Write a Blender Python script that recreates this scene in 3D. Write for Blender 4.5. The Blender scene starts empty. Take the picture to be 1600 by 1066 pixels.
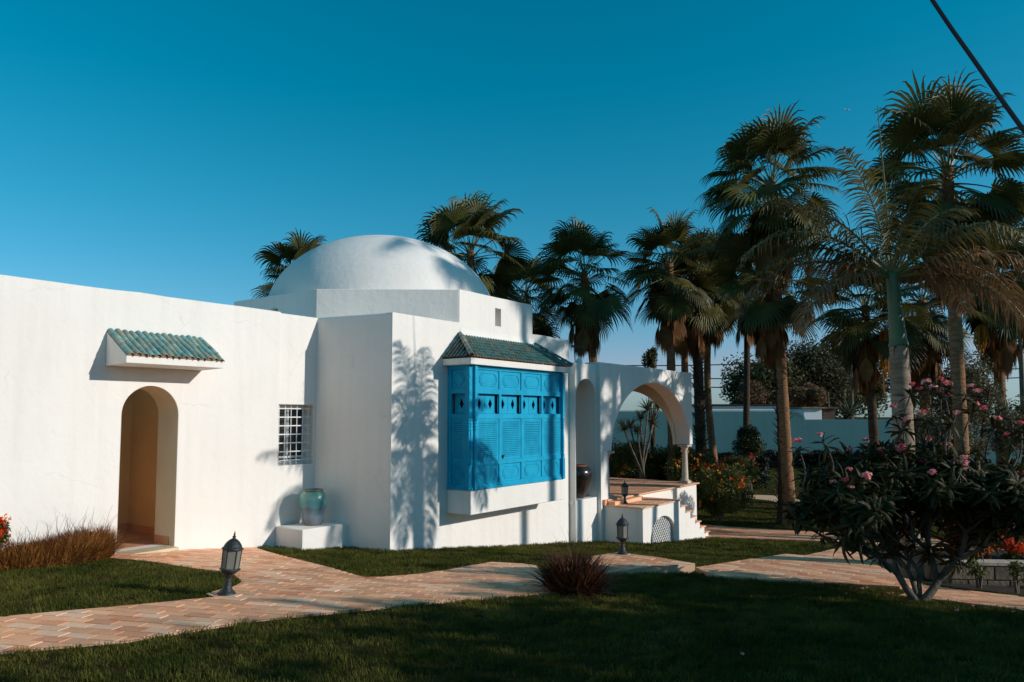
import bpy, bmesh, math, random
import numpy as np
from mathutils import Vector, Matrix
from mathutils.geometry import tessellate_polygon
random.seed(7)
rng = np.random.default_rng(7)
S = bpy.context.scene
COL = S.collection
R = math.radians

# ---------------------------------------------------------------- camera, sky, sun, exposure
CAM_Z, FPX, PITCH, PYC = 2.05, 1155.0, R(4.0), 569.2      # focal length in photo pixels (1600 wide), optical axis row
cd = bpy.data.cameras.new("camera")
cam = bpy.data.objects.new("camera", cd)
COL.objects.link(cam)
cam.location = (0, 0, CAM_Z)
cam.rotation_euler = (R(90) + PITCH, 0, 0)
cd.sensor_width = 36.0
cd.lens = FPX * 36.0 / 1600.0
cd.shift_y = (PYC - 533.0) / 1600.0
cd.clip_start = 0.05
cd.clip_end = 6000
S.camera = cam

SUN_EL = R(20.5)
SUN_DIR = Vector((0.961 * math.cos(SUN_EL), -0.276 * math.cos(SUN_EL), math.sin(SUN_EL)))   # towards the sun
w = bpy.data.worlds.new("World")
S.world = w
w.use_nodes = True
wn = w.node_tree
wn.nodes.clear()
sky = wn.nodes.new("ShaderNodeTexSky")
sky.sky_type = 'NISHITA'
sky.sun_disc = False
sky.sun_elevation = SUN_EL
sky.sun_rotation = math.atan2(SUN_DIR.x, SUN_DIR.y)
sky.altitude = 0
sky.air_density = 1.0
sky.dust_density = 0.25
sky.ozone_density = 4.0
# the photograph's teal grade of a clear sky, one colour mix for the whole sky
sepc = wn.nodes.new("ShaderNodeSeparateColor")
comc = wn.nodes.new("ShaderNodeCombineColor")
wn.links.new(sky.outputs[0], sepc.inputs[0])
def chan(out, ws):
    acc = None
    for i, k in enumerate(ws):
        m_ = wn.nodes.new("ShaderNodeMath"); m_.operation = 'MULTIPLY'; m_.inputs[1].default_value = k
        wn.links.new(sepc.outputs[i], m_.inputs[0])
        if acc is None: acc = m_.outputs[0]
        else:
            a_ = wn.nodes.new("ShaderNodeMath"); a_.operation = 'ADD'
            wn.links.new(acc, a_.inputs[0]); wn.links.new(m_.outputs[0], a_.inputs[1]); acc = a_.outputs[0]
    c_ = wn.nodes.new("ShaderNodeMath"); c_.operation = 'MAXIMUM'; c_.inputs[1].default_value = 0.0
    wn.links.new(acc, c_.inputs[0]); wn.links.new(c_.outputs[0], comc.inputs[out])
chan(0, (1.42, 0.0, -0.38))
chan(1, (0.0, .56, .265))
chan(2, (0.0, 0.0, 1.0))
cap = wn.nodes.new("ShaderNodeMath"); cap.operation = 'MULTIPLY'; cap.inputs[1].default_value = .72
wn.links.new(comc.inputs[1].links[0].from_socket, cap.inputs[0])
mnn = wn.nodes.new("ShaderNodeMath"); mnn.operation = 'MINIMUM'
wn.links.new(comc.inputs[0].links[0].from_socket, mnn.inputs[0]); wn.links.new(cap.outputs[0], mnn.inputs[1])
wn.links.new(mnn.outputs[0], comc.inputs[0])
bgn = wn.nodes.new("ShaderNodeBackground")
bgn.inputs['Strength'].default_value = 0.115
won = wn.nodes.new("ShaderNodeOutputWorld")
wn.links.new(comc.outputs[0], bgn.inputs['Color'])
wn.links.new(bgn.outputs[0], won.inputs['Surface'])

sl = bpy.data.lights.new("sun", 'SUN')
sl.energy = 3.4
sl.angle = R(0.5)
sl.color = (1.0, 0.965, 0.915)
so = bpy.data.objects.new("sun", sl)
COL.objects.link(so)
so.rotation_euler = SUN_DIR.to_track_quat('Z', 'Y').to_euler()
so.location = (20, -10, 20)

S.view_settings.view_transform = 'Standard'
S.view_settings.look = 'None'
S.view_settings.exposure = 0.0
S.view_settings.gamma = 1.0
S.view_settings.use_curve_mapping = False
S.cycles.max_bounces = 8
S.cycles.diffuse_bounces = 4
S.cycles.transparent_max_bounces = 6
S.cycles.caustics_reflective = False
S.cycles.caustics_refractive = False

# ---------------------------------------------------------------- where things stand
def cray(px, py):
    x = (px - 800.0) / FPX
    y = -(py - PYC) / FPX
    c, s = math.cos(PITCH), math.sin(PITCH)
    return Vector((x, c - y * s, s + y * c))

def at_y(px, py, Y):
    d = cray(px, py)
    return Vector((0, 0, CAM_Z)) + d * (Y / d.y)

def at_z(px, py, z):
    d = cray(px, py)
    return Vector((0, 0, CAM_Z)) + d * ((z - CAM_Z) / d.z)

_U = [-60, 2, 5, 6.3, 8.5, 10.1, 10.8, 12, 14, 16.1, 17, 20, 23, 28, 500]
_Z = [.50, .49, .45, .41, .235, .06, .0, -.14, -.37, -.58, -.67, -.95, -1.05, -1.1, -1.1]
def ground_z(x, y):
    u = y + .35 * x
    return float(np.interp(u - .3, _U, _Z) * .25 + np.interp(u, _U, _Z) * .5 + np.interp(u + .3, _U, _Z) * .25)

def at_ground(px, py, dz=0.0):
    z = 0.0
    for _ in range(40):
        p = at_z(px, py, z)
        z = z * .5 + .5 * (ground_z(p.x, p.y) + dz)
    p = at_z(px, py, z)
    return p

D1 = Vector((.588, .809, 0)).normalized()       # along the main facade, away from the camera
NN = Vector((.809, -.588, 0)).normalized()      # out of the main facade
A0 = Vector((-1.85, 11.37, 0))                  # its near corner
def B(u, v, z=0.0):
    p = A0 + D1 * u + NN * v
    return Vector((p.x, p.y, z))

# ---------------------------------------------------------------- materials
MATS = {}
def mat(name, c1, c2=None, scale=6.0, rough=.8, bump=0.0, bscale=None, spec=.3, rand=0.0, trans=0.0, metal=0.0,
        detail=6.0, stretch=None, coat=0.0, ramp=(.35, .65), world=False):
    if name in MATS: return MATS[name]
    m = bpy.data.materials.new(name)
    m.use_nodes = True
    nt = m.node_tree
    L = nt.links
    p = nt.nodes["Principled BSDF"]
    p.inputs['Roughness'].default_value = rough
    p.inputs['Specular IOR Level'].default_value = spec
    p.inputs['Metallic'].default_value = metal
    if coat: p.inputs['Coat Weight'].default_value = coat
    tc = nt.nodes.new("ShaderNodeTexCoord")
    src = tc.outputs['Object']
    if world: src = nt.nodes.new("ShaderNodeNewGeometry").outputs['Position']
    if stretch:
        mp = nt.nodes.new("ShaderNodeMapping")
        mp.inputs['Scale'].default_value = stretch
        L.new(src, mp.inputs['Vector'])
        src = mp.outputs[0]
    if c2 is None: c2 = c1
    nz = nt.nodes.new("ShaderNodeTexNoise")
    nz.inputs['Scale'].default_value = scale
    nz.inputs['Detail'].default_value = detail
    L.new(src, nz.inputs['Vector'])
    rp = nt.nodes.new("ShaderNodeValToRGB")
    rp.color_ramp.elements[0].position = ramp[0]
    rp.color_ramp.elements[1].position = ramp[1]
    rp.color_ramp.elements[0].color = (*c1, 1)
    rp.color_ramp.elements[1].color = (*c2, 1)
    L.new(nz.outputs[0], rp.inputs[0])
    col = rp.outputs[0]
    if rand:
        oi = nt.nodes.new("ShaderNodeObjectInfo")
        mr = nt.nodes.new("ShaderNodeMapRange")
        mr.inputs['To Min'].default_value = 1 - rand
        mr.inputs['To Max'].default_value = 1 + rand
        L.new(oi.outputs['Random'], mr.inputs[0])
        h = nt.nodes.new("ShaderNodeHueSaturation")
        L.new(mr.outputs[0], h.inputs['Value'])
        L.new(col, h.inputs['Color'])
        col = h.outputs[0]
    L.new(col, p.inputs['Base Color'])
    if bump:
        n2 = nt.nodes.new("ShaderNodeTexNoise")
        n2.inputs['Scale'].default_value = bscale or scale * 4
        n2.inputs['Detail'].default_value = 5
        L.new(src, n2.inputs['Vector'])
        bp = nt.nodes.new("ShaderNodeBump")
        bp.inputs['Strength'].default_value = bump
        bp.inputs['Distance'].default_value = .02
        L.new(n2.outputs[0], bp.inputs['Height'])
        L.new(bp.outputs[0], p.inputs['Normal'])
    if trans:
        t = nt.nodes.new("ShaderNodeBsdfTranslucent")
        L.new(col, t.inputs['Color'])
        mx = nt.nodes.new("ShaderNodeMixShader")
        mx.inputs[0].default_value = trans
        L.new(p.outputs[0], mx.inputs[1])
        L.new(t.outputs[0], mx.inputs[2])
        L.new(mx.outputs[0], nt.nodes["Material Output"].inputs['Surface'])
    MATS[name] = m
    return m

def plaster(name, base, dirt):
    """whitewash: soft patches, faint runs down the wall, rising damp stains near the ground"""
    m = bpy.data.materials.new(name)
    m.use_nodes = True
    nt = m.node_tree; L = nt.links
    p = nt.nodes["Principled BSDF"]
    p.inputs['Roughness'].default_value = .85
    p.inputs['Specular IOR Level'].default_value = .2
    tc = nt.nodes.new("ShaderNodeTexCoord")
    def noise(scale, detail, st=None, lo=.4, hi=.7):
        v = tc.outputs['Object']
        if st:
            mp = nt.nodes.new("ShaderNodeMapping"); mp.inputs['Scale'].default_value = st
            L.new(v, mp.inputs['Vector']); v = mp.outputs[0]
        n = nt.nodes.new("ShaderNodeTexNoise")
        n.inputs['Scale'].default_value = scale; n.inputs['Detail'].default_value = detail
        L.new(v, n.inputs['Vector'])
        r = nt.nodes.new("ShaderNodeMapRange")
        r.inputs['From Min'].default_value = lo; r.inputs['From Max'].default_value = hi
        L.new(n.outputs[0], r.inputs[0])
        return r.outputs[0], n.outputs[0]
    def mixc(fac, a, b):
        x = nt.nodes.new("ShaderNodeMix"); x.data_type = 'RGBA'
        L.new(fac, x.inputs['Factor'])
        if isinstance(a, tuple): x.inputs['A'].default_value = (*a, 1)
        else: L.new(a, x.inputs['A'])
        x.inputs['B'].default_value = (*b, 1)
        return x.outputs['Result']
    def mul(a, k):
        x = nt.nodes.new("ShaderNodeMath"); x.operation = 'MULTIPLY'
        L.new(a, x.inputs[0])
        if isinstance(k, float): x.inputs[1].default_value = k
        else: L.new(k, x.inputs[1])
        return x.outputs[0]
    big, _ = noise(.9, 5)
    run, _ = noise(7, 4, (1, 1, .06), .48, .78)
    spots, _ = noise(26, 3, None, .70, .76)
    c = mixc(mul(big, .32), base, dirt)
    c = mixc(mul(run, .20), c, tuple(x * .82 for x in dirt))
    c = mixc(mul(spots, .25), c, tuple(x * .6 for x in dirt))
    vo = nt.nodes.new("ShaderNodeTexVoronoi"); vo.feature = 'DISTANCE_TO_EDGE'; vo.inputs['Scale'].default_value = .55
    wv = nt.nodes.new("ShaderNodeTexNoise"); wv.inputs['Scale'].default_value = 2.2; wv.inputs['Detail'].default_value = 6
    va = nt.nodes.new("ShaderNodeVectorMath"); va.operation = 'MULTIPLY_ADD'; va.inputs[1].default_value = (.7, .7, .7)
    L.new(tc.outputs['Object'], wv.inputs['Vector']); L.new(wv.outputs[1], va.inputs[0]); L.new(tc.outputs['Object'], va.inputs[2]); L.new(va.outputs[0], vo.inputs['Vector'])
    cr = nt.nodes.new("ShaderNodeMapRange"); cr.inputs['From Min'].default_value = .0; cr.inputs['From Max'].default_value = .006; cr.inputs['To Min'].default_value = .2; cr.inputs['To Max'].default_value = 0
    L.new(vo.outputs['Distance'], cr.inputs[0])
    brk, _ = noise(1.3, 2, None, .52, .60)
    c = mixc(mul(cr.outputs[0], brk), c, tuple(x * .55 for x in dirt))
    L.new(c, p.inputs['Base Color'])
    n2 = nt.nodes.new("ShaderNodeTexNoise"); n2.inputs['Scale'].default_value = 9; n2.inputs['Detail'].default_value = 7
    L.new(tc.outputs['Object'], n2.inputs['Vector'])
    bp = nt.nodes.new("ShaderNodeBump"); bp.inputs['Strength'].default_value = .35; bp.inputs['Distance'].default_value = .02
    L.new(n2.outputs[0], bp.inputs['Height']); L.new(bp.outputs[0], p.inputs['Normal'])
    MATS[name] = m
    return m

WHITE = plaster('whitewash', (.86, .80, .73), (.74, .675, .60))
DOMEW = plaster('dome_plaster', (.86, .79, .72), (.74, .67, .60))
CREAM = mat('ochre_plaster', (.90, .56, .25), (.84, .50, .22), 1.5, .85, .15, 20)
JAMB = mat('cream_plaster', (.88, .74, .53), (.82, .68, .48), 2, .85, .15, 20)
GRASSG = mat('lawn_soil', (.036, .024, .006), (.055, .038, .011), 3.0, .95, .6, 60, spec=.05)
BLADE = mat('grass_blade', (.046, .062, .010), (.150, .130, .028), 1.6, .8, spec=.08, trans=.25, ramp=(.34, .70), world=True, rand=.35)
TERRA = mat('terracotta_paver', (.84, .38, .19), (.90, .50, .30), 2.3, .75, .35, 60, spec=.25, rand=.22, ramp=(.3, .7))
TERRA2 = mat('pale_paver', (.88, .48, .28), (.90, .58, .40), 3.1, .75, .35, 60, spec=.25, rand=.18)
TERRA3 = mat('rose_paver', (.74, .29, .14), (.82, .40, .23), 2.7, .75, .35, 60, spec=.25, rand=.2)
MORTAR = mat('pale_mortar', (.70, .42, .25), (.78, .50, .33), 9, .95, .4, 80, spec=.1)
MARBLE = mat('threshold_stone', (.68, .55, .36), (.58, .43, .26), 4, .5, .1, 30)
BLUE = mat('blue_paint', (.005, .31, .49), (.010, .38, .59), 5, .5, .12, 40, spec=.2)
BLUED = mat('blue_hole_shade', (.004, .11, .22), (.004, .13, .25), 3, .6)  # darkened blue: shade of the lattice holes put into the backing colour
DARKIN = mat('dark_interior', (.02, .012, .01), (.05, .02, .012), 8, .9)  # shade of unlit insides put into a dark brown; also roofs a shed
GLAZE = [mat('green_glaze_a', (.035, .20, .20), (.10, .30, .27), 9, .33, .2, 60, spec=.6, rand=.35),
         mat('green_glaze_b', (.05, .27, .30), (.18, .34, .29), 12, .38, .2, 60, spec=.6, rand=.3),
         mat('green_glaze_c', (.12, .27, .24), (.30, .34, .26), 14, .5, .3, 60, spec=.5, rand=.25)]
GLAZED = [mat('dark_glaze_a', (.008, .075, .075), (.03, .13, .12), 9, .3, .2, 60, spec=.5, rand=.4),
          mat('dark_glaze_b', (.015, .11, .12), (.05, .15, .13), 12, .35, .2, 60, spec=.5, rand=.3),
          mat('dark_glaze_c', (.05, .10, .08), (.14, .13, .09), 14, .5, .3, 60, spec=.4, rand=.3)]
CLAY = mat('tile_clay', (.36, .23, .13), (.50, .35, .21), 14, .85, .3)
IRON = mat('lamp_iron', (.012, .015, .015), (.026, .030, .029), 14, .5, .4, 60, spec=.5)
FROST = mat('frosted_glass', (.27, .27, .23), (.34, .33, .28), 5, .35, spec=.5, trans=.35)
PLASTW = mat('white_paint', (.78, .77, .74), (.70, .69, .66), 12, .5)
STONE = mat('column_stone', (.62, .53, .42), (.50, .42, .33), 6, .7, .3)
WALLFAR = plaster('boundary_render', (.74, .60, .48), (.60, .48, .38))
BARK = mat('palm_bark', (.20, .095, .045), (.35, .19, .10), 7, .9, .9, 26, stretch=(1, 1, 3.5), spec=.1)
BARKD = mat('dark_bark', (.05, .032, .02), (.11, .07, .045), 7, .9, .9, 26, stretch=(1, 1, 3.5), spec=.1)
RINGB = mat('ringed_bark', (.20, .145, .10), (.34, .26, .19), 3, .85, .6, 9, stretch=(1, 1, 7), spec=.15)
SHAFT = mat('green_crownshaft', (.055, .10, .045), (.10, .16, .07), 3, .4, .1, 20, stretch=(1, 1, .2), spec=.4)
def leafm(name, a, b, rough=.5, trans=.22, spec=.35, rand=.25, scale=1.7):
    return mat(name, a, b, scale, rough, spec=spec, trans=trans, rand=rand, ramp=(.3, .7))
FAN = leafm('fan_leaf', (.050, .048, .010), (.155, .135, .032), .5)
FAND = leafm('dead_fan_leaf', (.13, .056, .018), (.31, .155, .058), .8, .15, .15)
FEATH = leafm('feather_leaf', (.060, .052, .014), (.18, .14, .042), .5)
FEATHB = leafm('browning_feather_leaf', (.13, .070, .026), (.29, .165, .07), .6, .2)
PETI = mat('petiole', (.10, .11, .035), (.20, .17, .07), 4, .5)
DATES = mat('orange_date_strands', (.50, .17, .015), (.68, .29, .035), 5, .7, rand=.1)
PLUML = leafm('plumeria_leaf', (.024, .024, .006), (.080, .068, .018), .55, .22, .2)
PLUMB = mat('plumeria_bark', (.06, .045, .032), (.17, .13, .095), 6, .8, .5, 40)
PINK = mat('pink_petal', (.85, .12, .14), (.90, .42, .34), 12, .6, trans=.3, rand=.15)
MAGE = mat('magenta_petal', (.70, .06, .15), (.86, .28, .28), 12, .6, trans=.3, rand=.15)
REDF = mat('red_bract', (.55, .03, .01), (.80, .13, .02), 12, .6, trans=.3)
ORAF = mat('orange_bract', (.80, .16, .01), (.85, .28, .03), 12, .6, trans=.3)
YELF = mat('yellow_bract', (.80, .42, .04), (.75, .30, .03), 12, .6, trans=.3)
SHRUB = leafm('shrub_leaf', (.042, .058, .011), (.135, .145, .032), .6)
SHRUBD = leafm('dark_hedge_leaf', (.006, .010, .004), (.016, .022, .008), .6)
TREEL = leafm('broad_tree_leaf', (.050, .046, .014), (.145, .120, .042), .65)
OLIVE = leafm('olive_leaf', (.070, .062, .028), (.185, .155, .085), .65)
DRYL = leafm('dry_brush_leaf', (.13, .068, .030), (.22, .13, .06), .8)
GOLDG = leafm('golden_grass', (.30, .115, .022), (.52, .25, .065), .7, .3, .15)
REDG = leafm('red_grass', (.070, .022, .010), (.19, .065, .030), .65, .25, .2)
WIREM = mat('black_cable', (.014, .009, .008), None, 5, .6)
ROCK = mat('planter_stone', (.17, .12, .08), (.28, .21, .15), 5, .85, .6, 20, rand=.22)
SOIL = mat('bed_soil', (.020, .013, .009), (.045, .03, .02), 8, .95, .8, 40)
WOOD = mat('beam_wood', (.05, .028, .016), (.10, .06, .035), 5, .7, .3, 20, stretch=(6, 1, 1))
POLE = mat('pole_wood', (.16, .10, .065), (.23, .15, .10), 5, .85, .3, 20)

# ---------------------------------------------------------------- object helpers
def tag(o, label=None, cat=None, group=None, kind=None):
    if label: o['label'] = label
    if cat: o['category'] = cat
    if group: o['group'] = group
    if kind: o['kind'] = kind
    return o

def empty(name, loc=(0, 0, 0), rz=0.0):
    o = bpy.data.objects.new(name, None)
    o.empty_display_size = .1
    COL.objects.link(o)
    o.location = loc
    o.rotation_euler = (0, 0, rz)
    return o

def link(name, me, parent=None, m=None, loc=None, rot=None, scl=None):
    o = bpy.data.objects.new(name, me)
    COL.objects.link(o)
    if m is not None and len(me.materials) == 0:
        me.materials.append(m)
    if parent is not None: o.parent = parent
    if loc is not None: o.location = loc
    if rot is not None: o.rotation_euler = rot
    if scl is not None: o.scale = scl
    return o

class MB:
    """collects geometry for ONE mesh"""
    def __init__(s): s.v = []; s.f = []; s.mi = []
    def add(s, vs, fs, mi=0):
        n = len(s.v)
        s.v += [tuple(v) for v in vs]
        s.f += [tuple(i + n for i in f) for f in fs]
        s.mi += [mi] * len(fs)
        return s
    def box(s, c, d, ax=None, mi=0):
        """centre c, full sizes d, ax = three axis vectors"""
        X, Y, Z = ax or (Vector((1, 0, 0)), Vector((0, 1, 0)), Vector((0, 0, 1)))
        c = Vector(c)
        vs = [c + X * (d[0] / 2 * i) + Y * (d[1] / 2 * j) + Z * (d[2] / 2 * k) for i in (-1, 1) for j in (-1, 1) for k in (-1, 1)]
        return s.add(vs, [(0, 1, 3, 2), (4, 6, 7, 5), (0, 4, 5, 1), (2, 3, 7, 6), (0, 2, 6, 4), (1, 5, 7, 3)], mi)
    def lathe(s, prof, c=(0, 0, 0), n=24, mi=0, cap=True):
        c = Vector(c); vs = []; fs = []
        for r, z in prof:
            for k in range(n):
                a = 2 * math.pi * k / n
                vs.append(c + Vector((r * math.cos(a), r * math.sin(a), z)))
        for i in range(len(prof) - 1):
            for k in range(n):
                k2 = (k + 1) % n
                fs.append((i * n + k, i * n + k2, (i + 1) * n + k2, (i + 1) * n + k))
        if cap:
            fs.append(tuple(reversed(range(n)))); fs.append(tuple((len(prof) - 1) * n + k for k in range(n)))
        return s.add(vs, fs, mi)
    def tube(s, pts, rad, n=6, mi=0, cap=True):
        pts = [Vector(p) for p in pts]
        if not hasattr(rad, '__len__'): rad = [rad] * len(pts)
        vs = []; fs = []
        ref = None
        for i, p in enumerate(pts):
            t = (pts[min(i + 1, len(pts) - 1)] - pts[max(i - 1, 0)])
            t = t.normalized() if t.length > 1e-9 else Vector((0, 0, 1))
            if ref is None:
                ref = t.orthogonal().normalized()
            ref = (ref - t * ref.dot(t))
            ref = ref.normalized() if ref.length > 1e-6 else t.orthogonal().normalized()
            b = t.cross(ref)
            for k in range(n):
                a = 2 * math.pi * k / n
                vs.append(p + (ref * math.cos(a) + b * math.sin(a)) * rad[i])
        for i in range(len(pts) - 1):
            for k in range(n):
                k2 = (k + 1) % n
                fs.append((i * n + k, i * n + k2, (i + 1) * n + k2, (i + 1) * n + k))
        if cap:
            fs.append(tuple(reversed(range(n)))); fs.append(tuple((len(pts) - 1) * n + k for k in range(n)))
        return s.add(vs, fs, mi)
    def prism(s, outline, holes, O, X, Y, N, t, mi=0):
        """outline/holes in (x, y) along X, Y from O; front face at +0, back at -t along N; X x Y = N"""
        O, X, Y, N = Vector(O), Vector(X), Vector(Y), Vector(N)
        loops = [list(outline)] + [list(h) for h in holes]
        def area(l): return sum(l[i][0] * l[(i + 1) % len(l)][1] - l[(i + 1) % len(l)][0] * l[i][1] for i in range(len(l)))
        if area(loops[0]) < 0: loops[0].reverse()
        for h in loops[1:]:
            if area(h) > 0: h.reverse()
        flat = [p for l in loops for p in l]
        tris = tessellate_polygon([[Vector((a, b, 0)) for a, b in l] for l in loops])
        n = len(flat)
        vs = [O + X * a + Y * b for a, b in flat] + [O + X * a + Y * b - N * t for a, b in flat]
        fs = []
        for tr in tris:
            a, b, c = [Vector((*flat[i], 0)) for i in tr]
            if (b - a).cross(c - a).z < 0: tr = tuple(reversed(tr))
            if abs((b - a).cross(c - a).z) < 1e-10: continue
            fs.append(tuple(tr)); fs.append(tuple(n + i for i in reversed(tr)))
        k = 0
        for l in loops:
            m = len(l)
            for i in range(m):
                a, b = k + i, k + (i + 1) % m
                fs.append((b, a, n + a, n + b))
            k += m
        return s.add(vs, fs, mi)
    def mesh(s, name, mats, smooth=False):
        me = bpy.data.meshes.new(name)
        me.from_pydata(s.v, [], s.f)
        for m in (mats if isinstance(mats, (list, tuple)) else [mats]): me.materials.append(m)
        if any(s.mi):
            me.polygons.foreach_set('material_index', s.mi)
        if smooth:
            me.polygons.foreach_set('use_smooth', [True] * len(me.polygons))
        me.update()
        return me
    def build(s, name, mats, parent=None, smooth=False, bevel=0.0, seg=2, loc=None, rot=None):
        o = link(name, s.mesh(name, mats, smooth), parent, loc=loc, rot=rot)
        if bevel:
            b = o.modifiers.new("bevel", 'BEVEL')
            b.width = bevel; b.segments = seg; b.limit_method = 'ANGLE'; b.angle_limit = R(40)
            b.harden_normals = False
        return o

def quads_mesh(name, P, mats, mi=None, per=4, smooth=False):
    """P: (n, per, 3) array of polygons with `per` corners"""
    n = P.shape[0]
    me = bpy.data.meshes.new(name)
    me.vertices.add(n * per); me.loops.add(n * per); me.polygons.add(n)
    me.vertices.foreach_set('co', np.ascontiguousarray(P, dtype=np.float32).ravel())
    me.loops.foreach_set('vertex_index', np.arange(n * per, dtype=np.int32))
    me.polygons.foreach_set('loop_start', np.arange(0, n * per, per, dtype=np.int32))
    me.polygons.foreach_set('loop_total', np.full(n, per, dtype=np.int32))
    for m in (mats if isinstance(mats, (list, tuple)) else [mats]): me.materials.append(m)
    if mi is not None: me.polygons.foreach_set('material_index', np.asarray(mi, dtype=np.int32))
    me.update(calc_edges=True)
    return me

def unit(a):
    return a / np.maximum(np.linalg.norm(a, axis=-1, keepdims=True), 1e-9)

def leaf_quads(P, size, aspect=.45, up=.3, droop=0.0, vary=.35):
    """diamond shaped leaves at points P"""
    n = len(P)
    d = rng.normal(size=(n, 3)); d[:, 2] = d[:, 2] * .7 + up - droop
    d = unit(d)
    o = unit(np.cross(d, rng.normal(size=(n, 3))))
    s = size * (1 + vary * rng.uniform(-1, 1, (n, 1)))
    a = P - d * s * .5; b = P + d * s * .5
    m1 = P + o * s * aspect * .5 - d * s * .05; m2 = P - o * s * aspect * .5 - d * s * .05
    return np.stack([a, m1, b, m2], axis=1)

def blob_points(n, c, r, lumps=9, fill=.55, low=-1.0):
    """points clumped through an uneven crown"""
    c = np.array(c); r = np.array(r)
    L = unit(rng.normal(size=(lumps, 3))) * rng.uniform(.25, .72, (lumps, 1))
    L[:, 2] = np.maximum(L[:, 2], low)
    rad = rng.uniform(.28, .5, lumps)
    k = rng.integers(0, lumps, n)
    p = unit(rng.normal(size=(n, 3))) * (rng.uniform(0, 1, (n, 1)) ** fill)
    p = L[k] + p * rad[k][:, None]
    return c + p * r

# ---------------------------------------------------------------- paths: outlines on the ground
def pip(x, y, poly):
    c = False; n = len(poly); j = n - 1
    for i in range(n):
        xi, yi = poly[i]; xj, yj = poly[j]
        if (yi > y) != (yj > y) and x < (xj - xi) * (y - yi) / (yj - yi) + xi: c = not c
        j = i
    return c

def clip(poly, cell):
    """poly clipped by a convex ccw cell"""
    out = poly
    for i in range(len(cell)):
        a = cell[i]; b = cell[(i + 1) % len(cell)]
        inp = out; out = []
        if not inp: return []
        def side(p): return (b[0] - a[0]) * (p[1] - a[1]) - (b[1] - a[1]) * (p[0] - a[0])
        for k in range(len(inp)):
            p = inp[k - 1]; q = inp[k]
            sp, sq = side(p), side(q)
            if (sp >= 0) != (sq >= 0):
                t = sp / (sp - sq)
                out.append((p[0] + (q[0] - p[0]) * t, p[1] + (q[1] - p[1]) * t))
            if sq >= 0: out.append(q)
    return out

def area2(p):
    return .5 * sum(p[i][0] * p[(i + 1) % len(p)][1] - p[(i + 1) % len(p)][0] * p[i][1] for i in range(len(p)))

def outline_px(px, z=None, dz=0.0):
    r = []
    for a, b in px:
        p = at_ground(a, b, dz) if z is None else at_z(a, b, z)
        r.append((p.x, p.y))
    if area2(r) < 0: r.reverse()
    return r

def smooth_line(pts, n=6):
    """Catmull-Rom through points (open)"""
    out = []
    P = [pts[0]] + list(pts) + [pts[-1]]
    for i in range(1, len(P) - 2):
        for k in range(n):
            t = k / n
            out.append(tuple(.5 * ((2 * P[i][c]) + (-P[i - 1][c] + P[i + 1][c]) * t + (2 * P[i - 1][c] - 5 * P[i][c] + 4 * P[i + 1][c] - P[i + 2][c]) * t * t
                             + (-P[i - 1][c] + 3 * P[i][c] - 3 * P[i + 1][c] + P[i + 2][c]) * t ** 3) for c in range(len(pts[0]))))
    out.append(tuple(pts[-1]))
    return out

E1 = Vector((.216, .976, 0)).normalized(); E2 = Vector((.976, -.216, 0)).normalized()
def cells(poly, lx, ly, e1, e2, gap, bond=True):
    """running-bond rectangles (long side lx along e2) clipped to poly -> list of polygons"""
    us = [p[0] * e2.x + p[1] * e2.y for p in poly]; vs = [p[0] * e1.x + p[1] * e1.y for p in poly]
    res = []
    j0, j1 = int(min(vs) // ly), int(max(vs) // ly) + 1
    for j in range(j0, j1):
        off = (lx / 2 if (j % 2 and bond) else 0)
        i0, i1 = int((min(us) - off) // lx), int((max(us) - off) // lx) + 1
        for i in range(i0, i1):
            a, b = off + i * lx + gap / 2, off + (i + 1) * lx - gap / 2
            c, d = j * ly + gap / 2, (j + 1) * ly - gap / 2
            q = [(a, c), (b, c), (b, d), (a, d)]
            cell = [(e2.x * s + e1.x * t, e2.y * s + e1.y * t) for s, t in q]
            if area2(cell) < 0: cell.reverse()
            r = clip(poly, cell)
            if len(r) >= 3 and abs(area2(r)) > .12 * lx * ly: res.append(r)
    return res

def slab(name, poly, zf, skirt, m, parent=None, cell=.45, name2=None):
    mb = MB()
    for r in cells(poly, cell, cell, Vector((0, 1, 0)), Vector((1, 0, 0)), 0, False) if cell else [poly]:
        mb.add([(x, y, zf(x, y)) for x, y in r], [tuple(range(len(r)))])
    n = len(poly)
    for i in range(n):
        a, b = poly[i], poly[(i + 1) % n]
        k = max(1, int(math.dist(a, b) / .5))
        for q in range(k):
            p0 = [a[c] + (b[c] - a[c]) * q / k for c in (0, 1)]; p1 = [a[c] + (b[c] - a[c]) * (q + 1) / k for c in (0, 1)]
            mb.add([(*p0, zf(*p0)), (*p1, zf(*p1)), (*p1, zf(*p1) - skirt), (*p0, zf(*p0) - skirt)], [(0, 3, 2, 1)])
    return mb.build(name, m, parent)

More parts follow.
